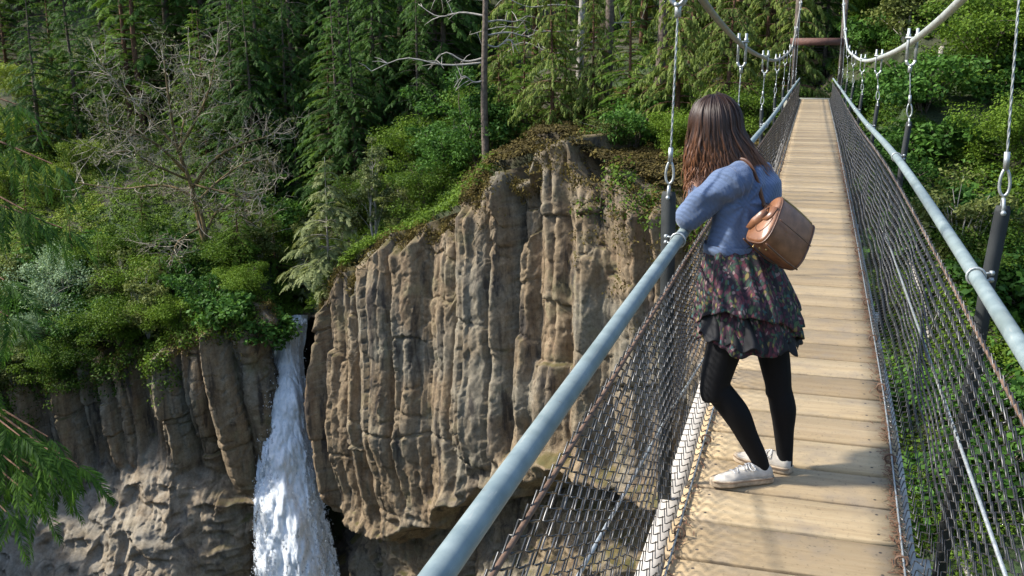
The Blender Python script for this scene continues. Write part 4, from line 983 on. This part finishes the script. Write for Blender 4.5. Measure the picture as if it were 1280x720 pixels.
def conifer(H, R, seed, h0=.12, levels=34, per=4, droop=.35, up=.25, sp=11, ssize=.34, tpl=None, gap=.0, taper=.85, trunk_r=None, ragged=.25):
    """trunk mesh builder and crown mesh builder of one conifer"""
    r = np.random.default_rng(seed); tk = MB(); cr = MB()
    tr = trunk_r or H * .014
    bend = r.normal(0, .012 * H, 2)
    def axis(h): u = h / H; return np.array([bend[0] * u * u, bend[1] * u * u, h])
    hs_ = np.linspace(0, H, 12); tube(tk, [axis(h) for h in hs_], tr * (1 - .93 * (hs_ / H)) * np.where(hs_ < .3, 1.25, 1), 9)
    Ps = []; Ds = []; Ss = []
    for lv in range(levels):
        u = (lv + r.random()) / levels; h = H * (h0 + (1 - h0) * u)
        if r.random() < gap: continue
        for k in range(per):
            az = r.uniform(0, 2 * pi); L = R * ((1 - u) ** taper + .04) * (1 + r.uniform(-ragged, ragged)) * min(1, .55 + u * 4)
            d = np.array([cos(az), sin(az), 0]); m = 9; t = np.linspace(0, 1, m)
            B = axis(h)[None] + d[None] * (L * t)[:, None]; B[:, 2] += L * (up * t - (droop + up * .6) * t * t) ; B[:, :2] += (np.array([-d[1], d[0]]) * r.normal(0, .06) * L)[None] * (t * t)[:, None]
            if L > .25 * R: tube(tk, B[:7], np.linspace(max(.008, .014 * L), .005, 7), 4, False)
            T = unit(np.gradient(B, axis=0)); n = max(4, int(sp * (L / R) ** .7)); tt = np.sort(r.uniform(.18, 1, n)); tt[-1] = .97
            for q_, x in enumerate(tt):
                i = x * (m - 1); i0 = min(int(i), m - 2); p = B[i0] + (B[i0 + 1] - B[i0]) * (i - i0); tan = T[i0]; sdv = np.array([-tan[1], tan[0], 0]) * (1 if q_ % 2 else -1)
                a = r.uniform(.5, 1.1) if q_ < n - 1 else .0
                Ps.append(p); Ds.append(tan * cos(a) + sdv * sin(a) + np.array([0, 0, -r.uniform(.0, droop)])); Ss.append(ssize * R * (.45 + .55 * L / R) * (1.15 - .5 * x) * r.uniform(.75, 1.25))
    Ps = np.array(Ps); Ds = np.array(Ds); Ss = np.array(Ss)
    addq(cr, place(tpl, Ps, Ds, Ss, r.normal(0, .35, len(Ps))))
    return tk, cr
def broadleaf(H, R, seed, n_leaf, leaf=.09, stems=5, spread=.8, clumps=26, base=.25):
    r = np.random.default_rng(seed); tk = MB(); cr = MB(); cl = []
    for s in range(stems):
        az = r.uniform(0, 2 * pi); L = H * r.uniform(.7, 1.0); e = np.array([cos(az) * R * spread * r.uniform(.3, 1), sin(az) * R * spread * r.uniform(.3, 1), L])
        P = smooth_path([[0, 0, -.1], e * [.25, .25, .4] + r.normal(0, .04 * H, 3), e * [.6, .6, .75] + r.normal(0, .05 * H, 3), e], 10)
        tube(tk, P, np.linspace(.013 * H + .012, .006, 10), 6)
        for _ in range(clumps // stems):
            i = r.integers(3, 10); q = P[i] + r.normal(0, 1, 3) * np.array([R * .38, R * .38, H * .10]); tube(tk, [P[max(0, i - 2)], (P[max(0, i - 2)] + q) / 2 + [0, 0, .05], q], [.012, .009, .004], 4, False); cl.append(q)
    cl = np.array(cl); k = len(cl); per = max(1, n_leaf // k)
    rad = r.uniform(.22, .5, k) * R
    c = np.repeat(cl, per, 0); rr = np.repeat(rad, per); d = unit(r.normal(size=(len(c), 3))); P = c + d * (rr * r.random(len(c)) ** .45)[:, None] * np.array([1, 1, .6])
    nrm = unit(d * .5 + r.normal(size=d.shape) * .6 + np.array([0, 0, .7])); X = unit(np.cross(nrm, r.normal(size=d.shape))); Yv = np.cross(nrm, X)
    L = leaf * r.uniform(.6, 1.3, len(P))[:, None]
    addq(cr, cards(P, X * L, Yv * L * .55).reshape(-1, 3))
    return tk, cr
TH = spray_template(9, .22, .050, 1, 50, .42)     # hemlock spray
TC = spray_template(10, .55, .060, 2, 42, .40)    # drooping cedar spray
TF = spray_template(9, .10, .045, 3, 58, .46)     # flat fir spray
def tree_obj(name, tkcr, bark, leaf, label, cat='tree', group=None, leafname='crown', trunkname='trunk'):
    t = thing(name, label, cat, (0, 0, 0), group)
    tkcr[0].build(trunkname, M[bark], t, True); tkcr[1].build(leafname, M[leaf], t)
    return t
class Kind:
    def __init__(s, *a, **k): s.a = a; s.k = k; s.o = None
    def put(s, P, scale=1.0, label=None, group=None, rz=None, sink=.25, lean=(0, 0)):
        if s.o is None: s.o = tree_obj(*s.a, **s.k); o = s.o
        else: o = copy_tree(s.o)
        o.location = (P[0], P[1], P[2] - sink); o.rotation_euler = (lean[0], lean[1], random.uniform(0, 6.28) if rz is None else rz); o.scale = (scale, scale, scale * random.uniform(.92, 1.1))
        if label: o['label'] = label
        if group: o['group'] = group
        return o
def gz(x, y): return np.array([x, y, float(zt(x, y, True)[0])])
def pol(az, D): a = radians(az); return gz(D * sin(a), D * cos(a))
def on(px, py): return ground_hit(px, py)
def col(px, D): return pol(az_of(px, 200), D)

KD = [Kind('hemlock_tree', conifer(19, 4.3, 100 + i, .06, 40, 4, .42, .18, 26, .155, TH), 'bark', 'fir_dark', '') for i in range(3)]
KM = [Kind('fir_tree', conifer(14, 3.6, 120 + i, .05, 34, 4, .30, .22, 26, .155, TF), 'bark_red', 'fir_mid', '') for i in range(2)]
KC = [Kind('cedar_tree', conifer(15, 4.0, 140 + i, .10, 30, 5, .62, .25, 25, .145, TC, gap=.10), 'bark_red', 'cedar_light', '') for i in range(2)]
random.seed(21)
FOREST = 'dark conifers of the dense stand above the waterfall'; RIGHTF = 'conifers on the slope beyond the right rail'; ENDF = 'trees where the bridge reaches the far bank'
# the dense dark stand behind the falls and the bank
rows = [(70, 60, 420, 8, 0), (76, -60, 470, 9, 0), (86, -90, 620, 10, 1), (99, -100, 700, 10, 1), (116, -120, 900, 11, 1)]
for px, D in ((-40, 96), (0, 90), (25, 104), (48, 92), (70, 98), (-15, 112), (35, 116), (95, 90), (-70, 108), (120, 96)):
    KD[px % 3].put(col(px, D), random.uniform(.8, 1.1), 'dark green conifer in the dense stand on the hillside behind the waterfall', FOREST)
ct = 0
for D, p0, p1, n, ph in rows:
    for i in range(n):
        px = p0 + (p1 - p0) * (i + .5 * ph + random.uniform(-.2, .2)) / (n - 1)
        if D < 80 and px < 150 and random.random() < .5: continue
        if px < 0: continue
        k = (KD[ct % 3] if random.random() < .75 else KM[ct % 2]); ct += 1
        k.put(col(px, D + random.uniform(-2.5, 2.5)), random.uniform(.8, 1.2) * (.7 if px < 120 else 1), 'dark green conifer in the dense stand on the hillside behind the waterfall', FOREST)
# the middle: dark stand right over the stream
for px, D, s, k in ((330, 62, .75, KD[0]), (372, 66, .95, KD[1]), (430, 61, .85, KD[2]), (470, 58, .70, KD[0]), (505, 63, 1.0, KD[1]), (545, 58, .8, KD[2]), (575, 64, 1.0, KD[0]), (300, 66, .8, KD[2]), (260, 64, .62, KM[1]), (410, 70, 1.1, KD[2])):
    k.put(col(px, D), s, 'dark green conifer in the dense stand on the hillside behind the waterfall', FOREST)
for i in range(26):
    px = random.uniform(230, 600); D = random.uniform(55, 68)
    if px < 300 and D < 62: continue
    (KD[i % 3] if i % 4 else KM[i % 2]).put(col(px, D), random.uniform(.35, .75), 'dark green conifer in the dense stand on the hillside behind the waterfall', FOREST)
# lighter trees on the headland and by the far end of the bridge
for px, D, s, k, lab in ((640, 47, .55, KM[0], 'bright green fir with flat tiers right behind the top of the rock headland'),
                         (705, 43, .42, KM[1], 'small bright fir spreading over the mossy shoulder of the headland'),
                         (668, 56, .95, KC[0], 'pale green drooping cedar between the bare snag and the grey trunk'),
                         (735, 58, 1.0, KM[0], 'tall fir with grey trunk above the mossy shoulder of the headland'),
                         (800, 50, .95, KC[1], 'pale cedar with hanging sprays just left of the near cable on the rail'),
                         (860, 46, .85, KC[0], 'pale cedar with hanging sprays above the head of the woman'),
                         (915, 44, .9, KC[1], 'pale cedar with hanging sprays behind the left main cable'),
                         (955, 47, 1.0, KM[1], 'mid green fir close left of the gate at the far end of the bridge')):
    k.put(col(px, D), s, lab)
for px, D, s, k, lab in ((845, 38.5, .52, KC[0], 'small pale cedar just left of the hair of the woman'), (905, 36.5, .48, KC[1], 'small pale cedar hanging behind the head of the woman'), (950, 39, .58, KC[0], 'pale cedar close beside the left main cable low point'),
                         (985, 38, .5, KC[1], 'pale cedar touching the left post of the far gate'), (690, 41.5, .45, KC[1], 'pale young cedar above the highest point of the rock headland'), (655, 43.5, .42, KM[1], 'bright young fir right of the bare reddish snag'),
                         (785, 40, .48, KM[0], 'bright young fir on the mossy shoulder left of the near cable'), (740, 42, .40, KC[0], 'pale young cedar in front of the thick grey-brown trunk'), (625, 45, .45, KC[1], 'pale young cedar hiding the foot of the bare reddish snag')):
    k.put(col(px, D), s, lab)
for i, (px, D, s, k) in enumerate(((610, 72, 1.1, KD[1]), (690, 74, 1.15, KD[0]), (770, 70, 1.1, KC[0]), (840, 66, 1.1, KD[2]), (890, 72, 1.2, KC[1]), (935, 62, 1.0, KC[0]), (985, 58, .9, KD[0]), (1012, 52, .62, KD[2]), (1035, 60, .9, KC[0]), (1060, 55, .8, KD[1]), (990, 75, 1.2, KC[1]), (1040, 78, 1.2, KD[2]), (1022, 47, .40, KD[1]))):
    k.put(col(px, D), s, 'conifer filling the wooded bank behind the far end of the bridge', ENDF)
for i, (px, D, s, k) in enumerate(((1085, 58, .9, KD[0]), (1120, 66, 1.1, KD[1]), (1165, 60, 1.0, KD[2]), (1210, 68, 1.1, KD[0]), (1260, 60, 1.0, KD[1]), (1310, 66, 1.1, KD[2]), (1140, 82, 1.2, KM[0]), (1230, 84, 1.2, KM[1]), (1340, 50, .9, KD[0]), (1300, 84, 1.2, KD[2]), (1075, 80, 1.2, KM[1]))):
    k.put(col(px, D), s, 'dark conifer at the top of the slope beyond the right rail', RIGHTF)

# pale young trees at the lip of the falls
kp = Kind('young_hemlock', conifer(5.6, 1.9, 161, .03, 24, 4, .35, .35, 11, .36, TH, ragged=.4), 'bark_pale', 'pale_fir', '')
kp.put(col(405, 46.6), 1.05, 'pale yellow-green young hemlock leaning over the top of the waterfall', sink=.3)
kp.put(col(375, 52.5), .62, 'small pale young hemlock low behind the larger pale one at the falls')
Kind('sapling', broadleaf(4.6, 1.0, 171, 2600, .075, 3, .6, 34), 'bark_pale', 'pale_fir', '', leafname='crown').put(col(466, 46.5), 1.0, 'thin pale sapling with loose leaves on the rim of the headland')
kb = Kind('vine_maple', broadleaf(4.0, 1.8, 172, 8000, .08, 6, .9, 40), 'bark', 'leaf_bright', '')
kb.put(col(560, 46), .85, 'bright green leafy maple behind the sloping rim of the headland')
kb.put(col(600, 44), 1.0, 'bright green leafy maple under the bare snag')
# shrubs on the bank left of the falls
ks = Kind('willow_shrub', broadleaf(3.4, 1.9, 181, 11000, .055, 8, .95, 60), 'bark_pale', 'leaf_pale', '', cat='shrub')
ks.put(on(78, 400), 1.05, 'silvery pale-leaved shrub on the bank below the bare tree')
ks.put(on(40, 440), .7, 'smaller silvery pale-leaved shrub at the left edge above the cliff')
kg = Kind('green_shrub', broadleaf(2.3, 1.8, 191, 13000, .052, 8, .95, 50), 'bark', 'leaf_shrub', '', cat='shrub')
class Mixed:
    def __init__(s, ks): s.ks = ks; s.i = 0
    def put(s, P, sc, label, group):
        s.i += 1; j = s.i % len(s.ks); look = ('dense fine-leaved', 'bright broad-leaved', 'dense fine-leaved', 'upright olive-green')[j]
        for w_ in ('dense green', 'dark green', 'leafy green', 'green'):
            if label.startswith(w_): label = look + label[len(w_):]; break
        return s.ks[j].put(P, sc, label, look + ' ' + group.replace('green ', ''))
kg = Mixed([kg, Kind('leafy_shrub', broadleaf(2.0, 1.7, 194, 4200, .095, 7, .95, 40), 'bark', 'leaf_bright', '', cat='shrub'), kg, Kind('upright_shrub', broadleaf(2.9, 1.3, 195, 6500, .065, 9, .7, 46), 'bark_pale', 'leaf_olive', '', cat='shrub')])
ky = Kind('sunlit_shrub', broadleaf(2.6, 1.9, 192, 11000, .055, 8, .95, 50), 'bark', 'leaf_yellow', '', cat='shrub')
BANK = 'green shrubs on the bank left of the waterfall'; UND = 'green shrubs on the forest slope beyond the right rail'; YEL = 'sunlit yellow-green shrubs at the left edge'; HEADS = 'shrubs behind the rock headland'
for px, py, s in ((110, 425, .9), (150, 425, 1.0), (185, 415, 1.0), (225, 410, .9), (262, 385, .8), (300, 372, .8), (150, 385, 1.0), (195, 375, 1.1), (240, 355, 1.0), (285, 340, 1.0), (325, 330, 1.0), (130, 350, 1.0), (330, 290, 1.1), (175, 330, 1.0), (20, 480, 1.0), (60, 470, .9), (-20, 470, 1.0), (355, 375, .6), (20, 380, 1.0), (370, 320, 1.0), (300, 260, 1.1), (90, 470, .8)):
    kg.put(on(px, py), s * random.uniform(.9, 1.1), 'dense green shrub on the bank between the left edge and the waterfall', BANK)
for px, py, s in ((15, 245, 1.1), (50, 190, 1.1), (-10, 190, 1.2), (75, 150, 1.1), (30, 130, 1.2), (110, 215, .9), (60, 255, .9), (90, 105, 1.0)):
    ky.put(on(px, py), s, 'sunlit yellow-green shrub on the bank at the left edge, above the silvery shrub', YEL)
kh = kp
for px, py, s in ((130, 395, .42), (205, 395, .38), (300, 350, .5), (95, 360, .4), (180, 300, .45), (345, 345, .42), (40, 330, .5), (310, 290, .55)):
    KM[int(px) % 2].put(on(px, py), s * .75, 'young green fir among the shrubs on the bank left of the waterfall', 'young firs on the bank')
kf = Kind('thimbleberry', broadleaf(1.3, 1.3, 193, 1500, .13, 7, .95, 34), 'bark', 'leaf_bright', '', cat='shrub')
for i in range(26):
    px, py = random.uniform(10, 340), random.uniform(300, 430)
    kf.put(on(px, py), random.uniform(.7, 1.2), 'low broad-leaved plant on the bank left of the waterfall', 'broad-leaved plants on the bank')
for i in range(22):
    px = random.uniform(1060, 1330); D = random.uniform(22, 44)
    kf.put(col(px, D), random.uniform(.6, 1.1), 'low broad-leaved plant on the slope beyond the right rail', 'broad-leaved plants on the right slope')
for px, D, s in ((500, 47, .8), (535, 45, .9), (575, 48, 1.0), (480, 51, 1.0), (440, 52, 1.0), (520, 53, 1.2), (565, 54, 1.2), (610, 50, 1.0), (455, 57, 1.2)):
    kg.put(col(px, D), s, 'dark green shrub in the hollow behind the sloping rim of the headland', HEADS)
for i in range(26):
    px = random.uniform(1040, 1330); D = random.uniform(21.5, 50); P = col(px, D)
    if abs(P[0]) < 2.2 and P[1] < 36: continue
    if 1150 < px < 1195 and 26 < D < 42: continue
    kg.put(P, random.uniform(.45, .95) * (D / 40 + .35), 'leafy green shrub on the shaded slope beyond the right rail', UND)
kb.put(col(1215, 44), 1.3, 'bright leafy bush on the slope right of the grey wooden stake'); kb.put(col(1130, 31), .6, 'bright leafy bush low on the slope below the grey wooden stake')
for px, D, s in ((850, 36.5, .7), (790, 38, .8), (880, 35, .7), (760, 37.5, .55), (930, 36, .8), (820, 40, .9)):
    kg.put(col(px, D), s, 'green shrub on the mossy shoulder of the headland beside the bridge', 'shrubs on the mossy shoulder')

# ---- undergrowth that nobody could count
def undergrowth(name, n, region, leafm, size, seed, label, dens=44, hgt=.5):
    r = np.random.default_rng(seed); pts = []
    while len(pts) < n:
        p = region(r)
        if p is not None: pts.append(p)
    P = np.array(pts); P[:, 2] = zt(P[:, 0], P[:, 1], True)
    k = dens; c = np.repeat(P, k, 0); sc = np.repeat(r.uniform(.5, 1.4, n), k)
    d = unit(r.normal(size=(len(c), 3))); d[:, 2] = np.abs(d[:, 2]); Q = c + d * (.42 * sc * r.random(len(c)) ** .5)[:, None] * np.array([1, 1, hgt]) + [0, 0, .02]
    nrm = unit(d * .6 + r.normal(size=d.shape) * .5 + [0, 0, .8]); X = unit(np.cross(nrm, r.normal(size=d.shape))); L = size * r.uniform(.5, 1.3, len(Q))[:, None]
    mb = MB(); addq(mb, cards(Q, X * L, np.cross(nrm, X) * L * .5).reshape(-1, 3)); tag(mb.build(name, M[leafm]), label, 'undergrowth', kind='stuff')
def reg(p0, p1, d0, d1):
    def f(r):
        px = r.uniform(p0, p1); az = az_of(px, 250); D = float(np.interp(az, _xa, _xd)) + d0 + (d1 - d0) * r.random(); a = radians(az); return [D * sin(a), D * cos(a), 0]
    return f
undergrowth('undergrowth', 6500, reg(-120, 620, .8, 26), 'leaf_shrub', .075, 1, 'green undergrowth covering the bank and hollow behind the falls')
undergrowth('undergrowth', 1500, reg(-120, 130, 3, 22), 'leaf_yellow', .075, 2, 'sunlit yellow-green undergrowth at the left edge of the bank')
def reg_r(r):
    px = r.uniform(1030, 1400); D = 12 + 50 * r.random(); a = radians(az_of(px, 250))
    if abs(D * sin(a)) < 1.3 and D < 36: return None
    if fbm(np.array([[D * sin(a) * .22, D * cos(a) * .22, 3.0]]), 3, 5)[0] < -.05 + .25 * r.random() - .12: return None
    return [D * sin(a), D * cos(a), 0]
undergrowth('undergrowth', 5200, reg_r, 'leaf_shrub', .065, 3, 'low green undergrowth on the slope beyond the right rail')
undergrowth('undergrowth', 900, reg_r, 'leaf_bright', .07, 4, 'brighter leafy patches on the slope beyond the right rail')
undergrowth('undergrowth', 2200, reg(585, 1015, .3, 12), 'moss', .07, 5, 'brown and green moss and dry twigs on the shoulder of the headland', hgt=.35)
undergrowth('undergrowth', 800, reg(600, 1010, 5.0, 22), 'leaf_shrub', .07, 6, 'green undergrowth among the trunks on the headland')
# moss and plants hanging over the rim of the cliff
r = np.random.default_rng(77); V = []; n = CL.shape[1]; cand = []
for _ in range(2600):
    i = r.integers(0, n); px = CPX[i]; big = 30 if px < 330 else 6 if px < 600 else 16 if px < 720 else 50
    if 338 < px < 395: continue
    j = int(abs(r.normal(0, big * .5))); cand.append(CL[5 + min(j, 200) if r.random() < .45 else r.integers(0, 6), i] + [0, 0, .05])
cand = np.array(cand)
c = np.repeat(cand, 30, 0); d = unit(r.normal(size=(len(c), 3))); Q = c + d * (.30 * r.random(len(c)) ** .5)[:, None]; X = unit(r.normal(size=d.shape) + [0, 0, -.9]); Yv = unit(np.cross(X, r.normal(size=d.shape))); L = r.uniform(.025, .08, len(Q))[:, None]
mb = MB(); addq(mb, cards(Q, X * L, Yv * L * .45).reshape(-1, 3)); tag(mb.build('moss', M['moss']), 'brown-green moss and dry grass clinging to the cliff rim', 'moss', kind='stuff')
cand = []
for _ in range(4200):
    i = r.integers(0, n); px = CPX[i]
    if px > 318: 
        if px < 740 or r.random() < .7: continue
    big = 60 if px < 40 else 24 if px < 240 else 8; j = int(abs(r.normal(0, big))); cand.append(CL[5 + min(j, 250) if r.random() < .5 else r.integers(0, 6), i] + [0, 0, .08])
cand = np.array(cand); c = np.repeat(cand, 34, 0); d = unit(r.normal(size=(len(c), 3))); Q = c + d * (.45 * r.random(len(c)) ** .5)[:, None]; nrm = unit(d + r.normal(size=d.shape) * .5 + [0, 0, .6]); X = unit(np.cross(nrm, r.normal(size=d.shape))); L = r.uniform(.04, .10, len(Q))[:, None]
mb = MB(); addq(mb, cards(Q, X * L, np.cross(nrm, X) * L * .5).reshape(-1, 3)); tag(mb.build('hanging_foliage', M['leaf_shrub']), 'green foliage hanging over the rim of the left cliff', 'foliage', kind='stuff')

# ---- the bare tree on the bank
def bare_tree():
    r = np.random.default_rng(14); P0 = on(268, 335); tk = MB(); tw = MB(); lf_ = MB(); leafs = []
    def w2(px, py, dD=0.0):
        return at_dist(px, py, D0 + dD) - P0
    D0 = math.hypot(P0[0], P0[1])
    # leaning trunk and main limbs set out in the plane of the tree, with depth of their own
    main = [([(268, 340), (252, 290), (240, 235), (222, 185), (212, 130), (205, 75)], .17, .03, (0, .2, .4, .3, .1, .0)),
            ([(258, 300), (244, 250), (205, 232), (150, 236), (95, 228)], .12, .03, (0, .3, .9, 1.6, 2.0)),
            ([(240, 235), (262, 205), (290, 185), (330, 172), (345, 165)], .10, .02, (.4, .0, -.8, -1.4, -1.6)),
            ([(244, 255), (275, 225), (305, 205), (335, 200)], .09, .02, (.3, 1.0, 1.8, 2.2)),
            ([(232, 215), (195, 180), (150, 160), (118, 150)], .09, .02, (.4, -.6, -1.2, -1.5)),
            ([(222, 185), (180, 140), (150, 110), (125, 75)], .08, .015, (.3, .9, 1.3, 1.6)),
            ([(222, 190), (245, 150), (262, 110), (270, 70)], .08, .015, (.3, -.4, -.9, -1.1)),
            ([(256, 295), (275, 262), (310, 275), (330, 292)], .07, .015, (.1, .6, 1.1, 1.3)),
            ([(250, 285), (225, 300), (215, 320), (210, 345)], .06, .015, (.1, -.8, -1.3, -1.5)),
            ([(226, 200), (228, 160), (240, 120), (236, 80)], .07, .012, (.3, 1.2, 1.8, 2.2)),
            ([(236, 225), (190, 205), (165, 190), (130, 192)], .07, .015, (.4, -1.0, -1.8, -2.2)),
            ([(238, 230), (280, 240), (310, 248), (338, 236)], .07, .015, (.4, -1.0, -1.8, -2.2))]
    def twig(p, d, L, rad, lev):
        n = 6; pts = [p]; q = p.copy(); dd = d / np.linalg.norm(d)
        for _ in range(n - 1):
            dd = dd + r.normal(0, .20, 3) + np.array([0, 0, .03 if lev < 2 else -.03]); dd /= np.linalg.norm(dd); q = q + dd * L / (n - 1); pts.append(q.copy())
        tube(tk if lev == 0 and False else tw, pts, np.linspace(rad, rad * .35, n), 4 if lev else 5, False)
        if lev >= 2: 
            if q[0] < 1.5 or r.random() < .3: leafs.append(q)
            return
        for _ in range(3):
            k = r.integers(1, n); e = unit(pts[min(k, n - 1)] - pts[k - 1]) + r.normal(0, .65, 3); twig(pts[k], e, L * r.uniform(.4, .65), rad * .55, lev + 1)
    for pts, ra, rb, dep in main:
        P = smooth_path([w2(x, y, d) for (x, y), d in zip(pts, dep)], 16); tube(tk, P, np.linspace(ra, rb, 16), 7)
        T = unit(np.gradient(P, axis=0))
        for i in range(4, 16):
            for _ in range(2):
                twig(P[i], T[i] * .5 + r.normal(0, .8, 3), r.uniform(.8, 1.9), .024, 0)
    t = thing('bare_tree', 'half-dead spreading tree with bare grey twigs and sparse leaves on the left bank', 'tree', tuple(P0))
    tk.build('trunk', M['moss_wood'], t, True); tw.build('twigs', M['twig'], t)
    L = np.array(leafs); L = L[r.random(len(L)) < .42]; c = np.repeat(L, 10, 0); d = r.normal(0, .16, c.shape); nrm = unit(r.normal(size=c.shape) + [0, 0, .5]); X = unit(np.cross(nrm, r.normal(size=c.shape))); s = r.uniform(.035, .08, len(c))[:, None]
    addq(lf_, cards(c + d, X * s, np.cross(nrm, X) * s * .6).reshape(-1, 3)); lf_.build('leaves', M['leaf_olive'], t)
bare_tree()

# ---- bare snags and grey trunks standing over the headland
def snag(px, D, top, rad, seed, label, bark, limbs, name='snag'):
    P = col(px, D); H = at_dist(px, top, D)[2] - P[2]; r = np.random.default_rng(seed); m = MB(); lb = MB()
    hs_ = np.linspace(-.3, H, 14); pts = np.stack([.05 * np.sin(hs_ * .7 + seed), .05 * np.cos(hs_ * .5), hs_], 1); tube(m, pts, np.linspace(rad, rad * .55, 14), 9)
    right = _R
    for py, L, sg, rise in limbs:
        h = at_dist(px, py, D)[2] - P[2]; a = np.array([0, 0, h]); dirv = right * sg + np.array([0, 0, 0]) + np.array([0, -.35, 0]) * r.uniform(-1, 1)
        B = smooth_path([a, a + dirv * L * .35 + [0, 0, rise * .3], a + dirv * L * .7 + [0, 0, -rise * .2 + .1], a + dirv * L + [0, 0, rise]], 12); tube(lb, B, np.linspace(.05, .012, 12), 5)
        for k in range(6):
            i = r.integers(3, 12); e = B[i] + unit(dirv * .6 + r.normal(0, .6, 3)) * r.uniform(.3, .9); tube(lb, [B[i], (B[i] + e) / 2 + [0, 0, .05], e], [.02, .014, .006], 4, False)
    t = thing(name, label, 'tree', tuple(P)); m.build('trunk', M[bark], t, True); lb.build('limbs', M['bark_pale'], t, True); return t
snag(607, 42, -60, .17, 3, 'bare reddish snag with long pale dead limbs behind the headland', 'bark', [(20, 3.0, -1, .5), (28, 1.6, 1, .3), (72, 2.4, -1, -.5), (78, 4.6, -1, -.35), (45, 2.4, 1, .5), (0, 2.2, -1, .2), (55, 1.4, 1, -.4), (100, 1.2, -1, -.3)])
snag(724, 45, -60, .20, 4, 'grey trunk with curved dead limbs reaching left toward the snag', 'bark_pale', [(38, 4.4, -1, -.2), (60, 3.8, -1, -.7), (10, 3.0, -1, .4), (50, 1.4, 1, -.3)])
snag(757, 43, -60, .26, 5, 'thick grey-brown trunk rising behind the mossy shoulder of the headland', 'bark', [(30, 1.5, 1, .2), (60, 1.2, -1, -.2)])
snag(822, 44, -60, .28, 6, 'brown trunk half hidden by pale cedar sprays beside the near cable', 'bark', [(20, 1.4, 1, -.3)])
snag(181, 70, -30, .22, 7, 'broken reddish snag standing above the half-dead spreading tree', 'bark_red', [(30, 1.2, 1, .3), (50, 1.6, -1, .2)])
snag(1272, 40, -60, .42, 8, 'thick dark trunk at the right edge of the slope', 'bark', [])
# wooden stake and fallen limbs on the right slope
P = on(1175, 99); mb = MB(); mb2 = MB()
rings = [[(sx * .10 * k, sy * .07 * k, z) for sx, sy in ((-1, -1), (1, -1), (1, 1), (-1, 1))] for z, k in ((-.3, 1), (.85, .98), (1.02, .9), (1.08, .5))]
loft(mb, rings); o = mb.build('wooden_stake', M['bark_pale']); o.location = P; o.rotation_euler = (.03, -.04, .4); tag(o, 'weathered grey wooden stake standing on the slope beyond the right rail', 'post')
for k, (x0, D0_, x1, D1_, ra, lab) in enumerate(((1215, 23.5, 1300, 21.5, .13, 'thick fallen limb lying on the slope beside the nearest right hanger'), (1225, 26, 1262, 22.2, .035, 'thin bare branch lying on the slope above the thick fallen limb'), (1140, 30, 1185, 27, .05, 'bare fallen branch on the slope below the grey wooden stake'))):
    A = col(x0, D0_) + [0, 0, .25]; B = col(x1, D1_) + [0, 0, .25]; mb = MB(); q = smooth_path([A * 0, (B - A) * .35 + [0, .1, .15], (B - A) * .7 + [.1, 0, .1], B - A], 12); tube(mb, q, np.linspace(ra, ra * .5, 12), 8)
    rr2 = np.random.default_rng(k)
    for _ in range(4):
        i = rr2.integers(3, 11); e = q[i] + rr2.normal(0, .5, 3) + [0, 0, .4]; tube(mb, [q[i], (q[i] + e) / 2 + [0, 0, .1], e], [ra * .4, ra * .25, .008], 5)
    o = mb.build('fallen_limb', M['bark_pale'], smooth=True); o.location = A; tag(o, lab, 'branch')

# ---- near cedar whose boughs reach in at the left edge
def near_cedar():
    r = np.random.default_rng(9); az = -52.5; D = 11.5; B0 = np.array([D * sin(radians(az)), D * cos(radians(az)), -31.5]); tk = MB(); cr = MB()
    hs_ = np.linspace(0, 36, 16); tube(tk, np.stack([0 * hs_, 0 * hs_, hs_], 1), np.linspace(.55, .16, 16), 12)
    Ps = []; Ds = []; Ss = []
    tips = [(96, 580, 8.6), (60, 562, 8.2), (40, 620, 8.2), (70, 600, 8.8), (25, 545, 8.0), (66, 205, 9.2), (20, 130, 9.5), (78, 285, 9.4), (30, 262, 9.0), (10, 395, 9), (5, 350, 8.6), (-20, 480, 8.6), (-40, 250, 9), (-60, 600, 8.4), (8, 640, 8.0), (60, 546, 8.4), (30, 590, 8.3), (98, 584, 8.9)]
    for px, py, d in tips:
        tip = at_dist(px, py, d) - B0; h = tip[2] + r.uniform(-.1, .35); a = np.array([0, 0, h]); mid = (a + tip) / 2 + [0, 0, .35]
        P = smooth_path([a, a * .7 + tip * .3 + [0, 0, .18], a * .35 + tip * .65 + [0, 0, .22], tip], 20); tube(tk, P, np.linspace(.035, .005, 20), 5, False); T = unit(np.gradient(P, axis=0))
        for i in range(4, 20):
            for sg in (-1, 1):
                sdv = np.array([-T[i][1], T[i][0], 0]) * sg; q = P[i] + T[i] * r.uniform(-.06, .06); Ps.append(q); Ds.append(T[i] * .75 + sdv * .75 + np.array([0, 0, -.55 - .3 * r.random()])); Ss.append(r.uniform(.35, .6) * (1.15 - .5 * i / 19))
        Ps.append(P[-1]); Ds.append(T[-1]); Ss.append(.4)
    t2 = spray_template(20, .55, .017, 5, 38, .34); Ps = np.array(Ps)
    addq(cr, place(t2, Ps, np.array(Ds), np.array(Ss), r.normal(0, .3, len(Ps))))
    t = thing('red_cedar', 'near cedar whose feathery green boughs reach in at the left edge', 'tree', tuple(B0)); tk.build('trunk', M['bark_red'], t, True); cr.build('crown', M['near_cedar'], t)
near_cedar()
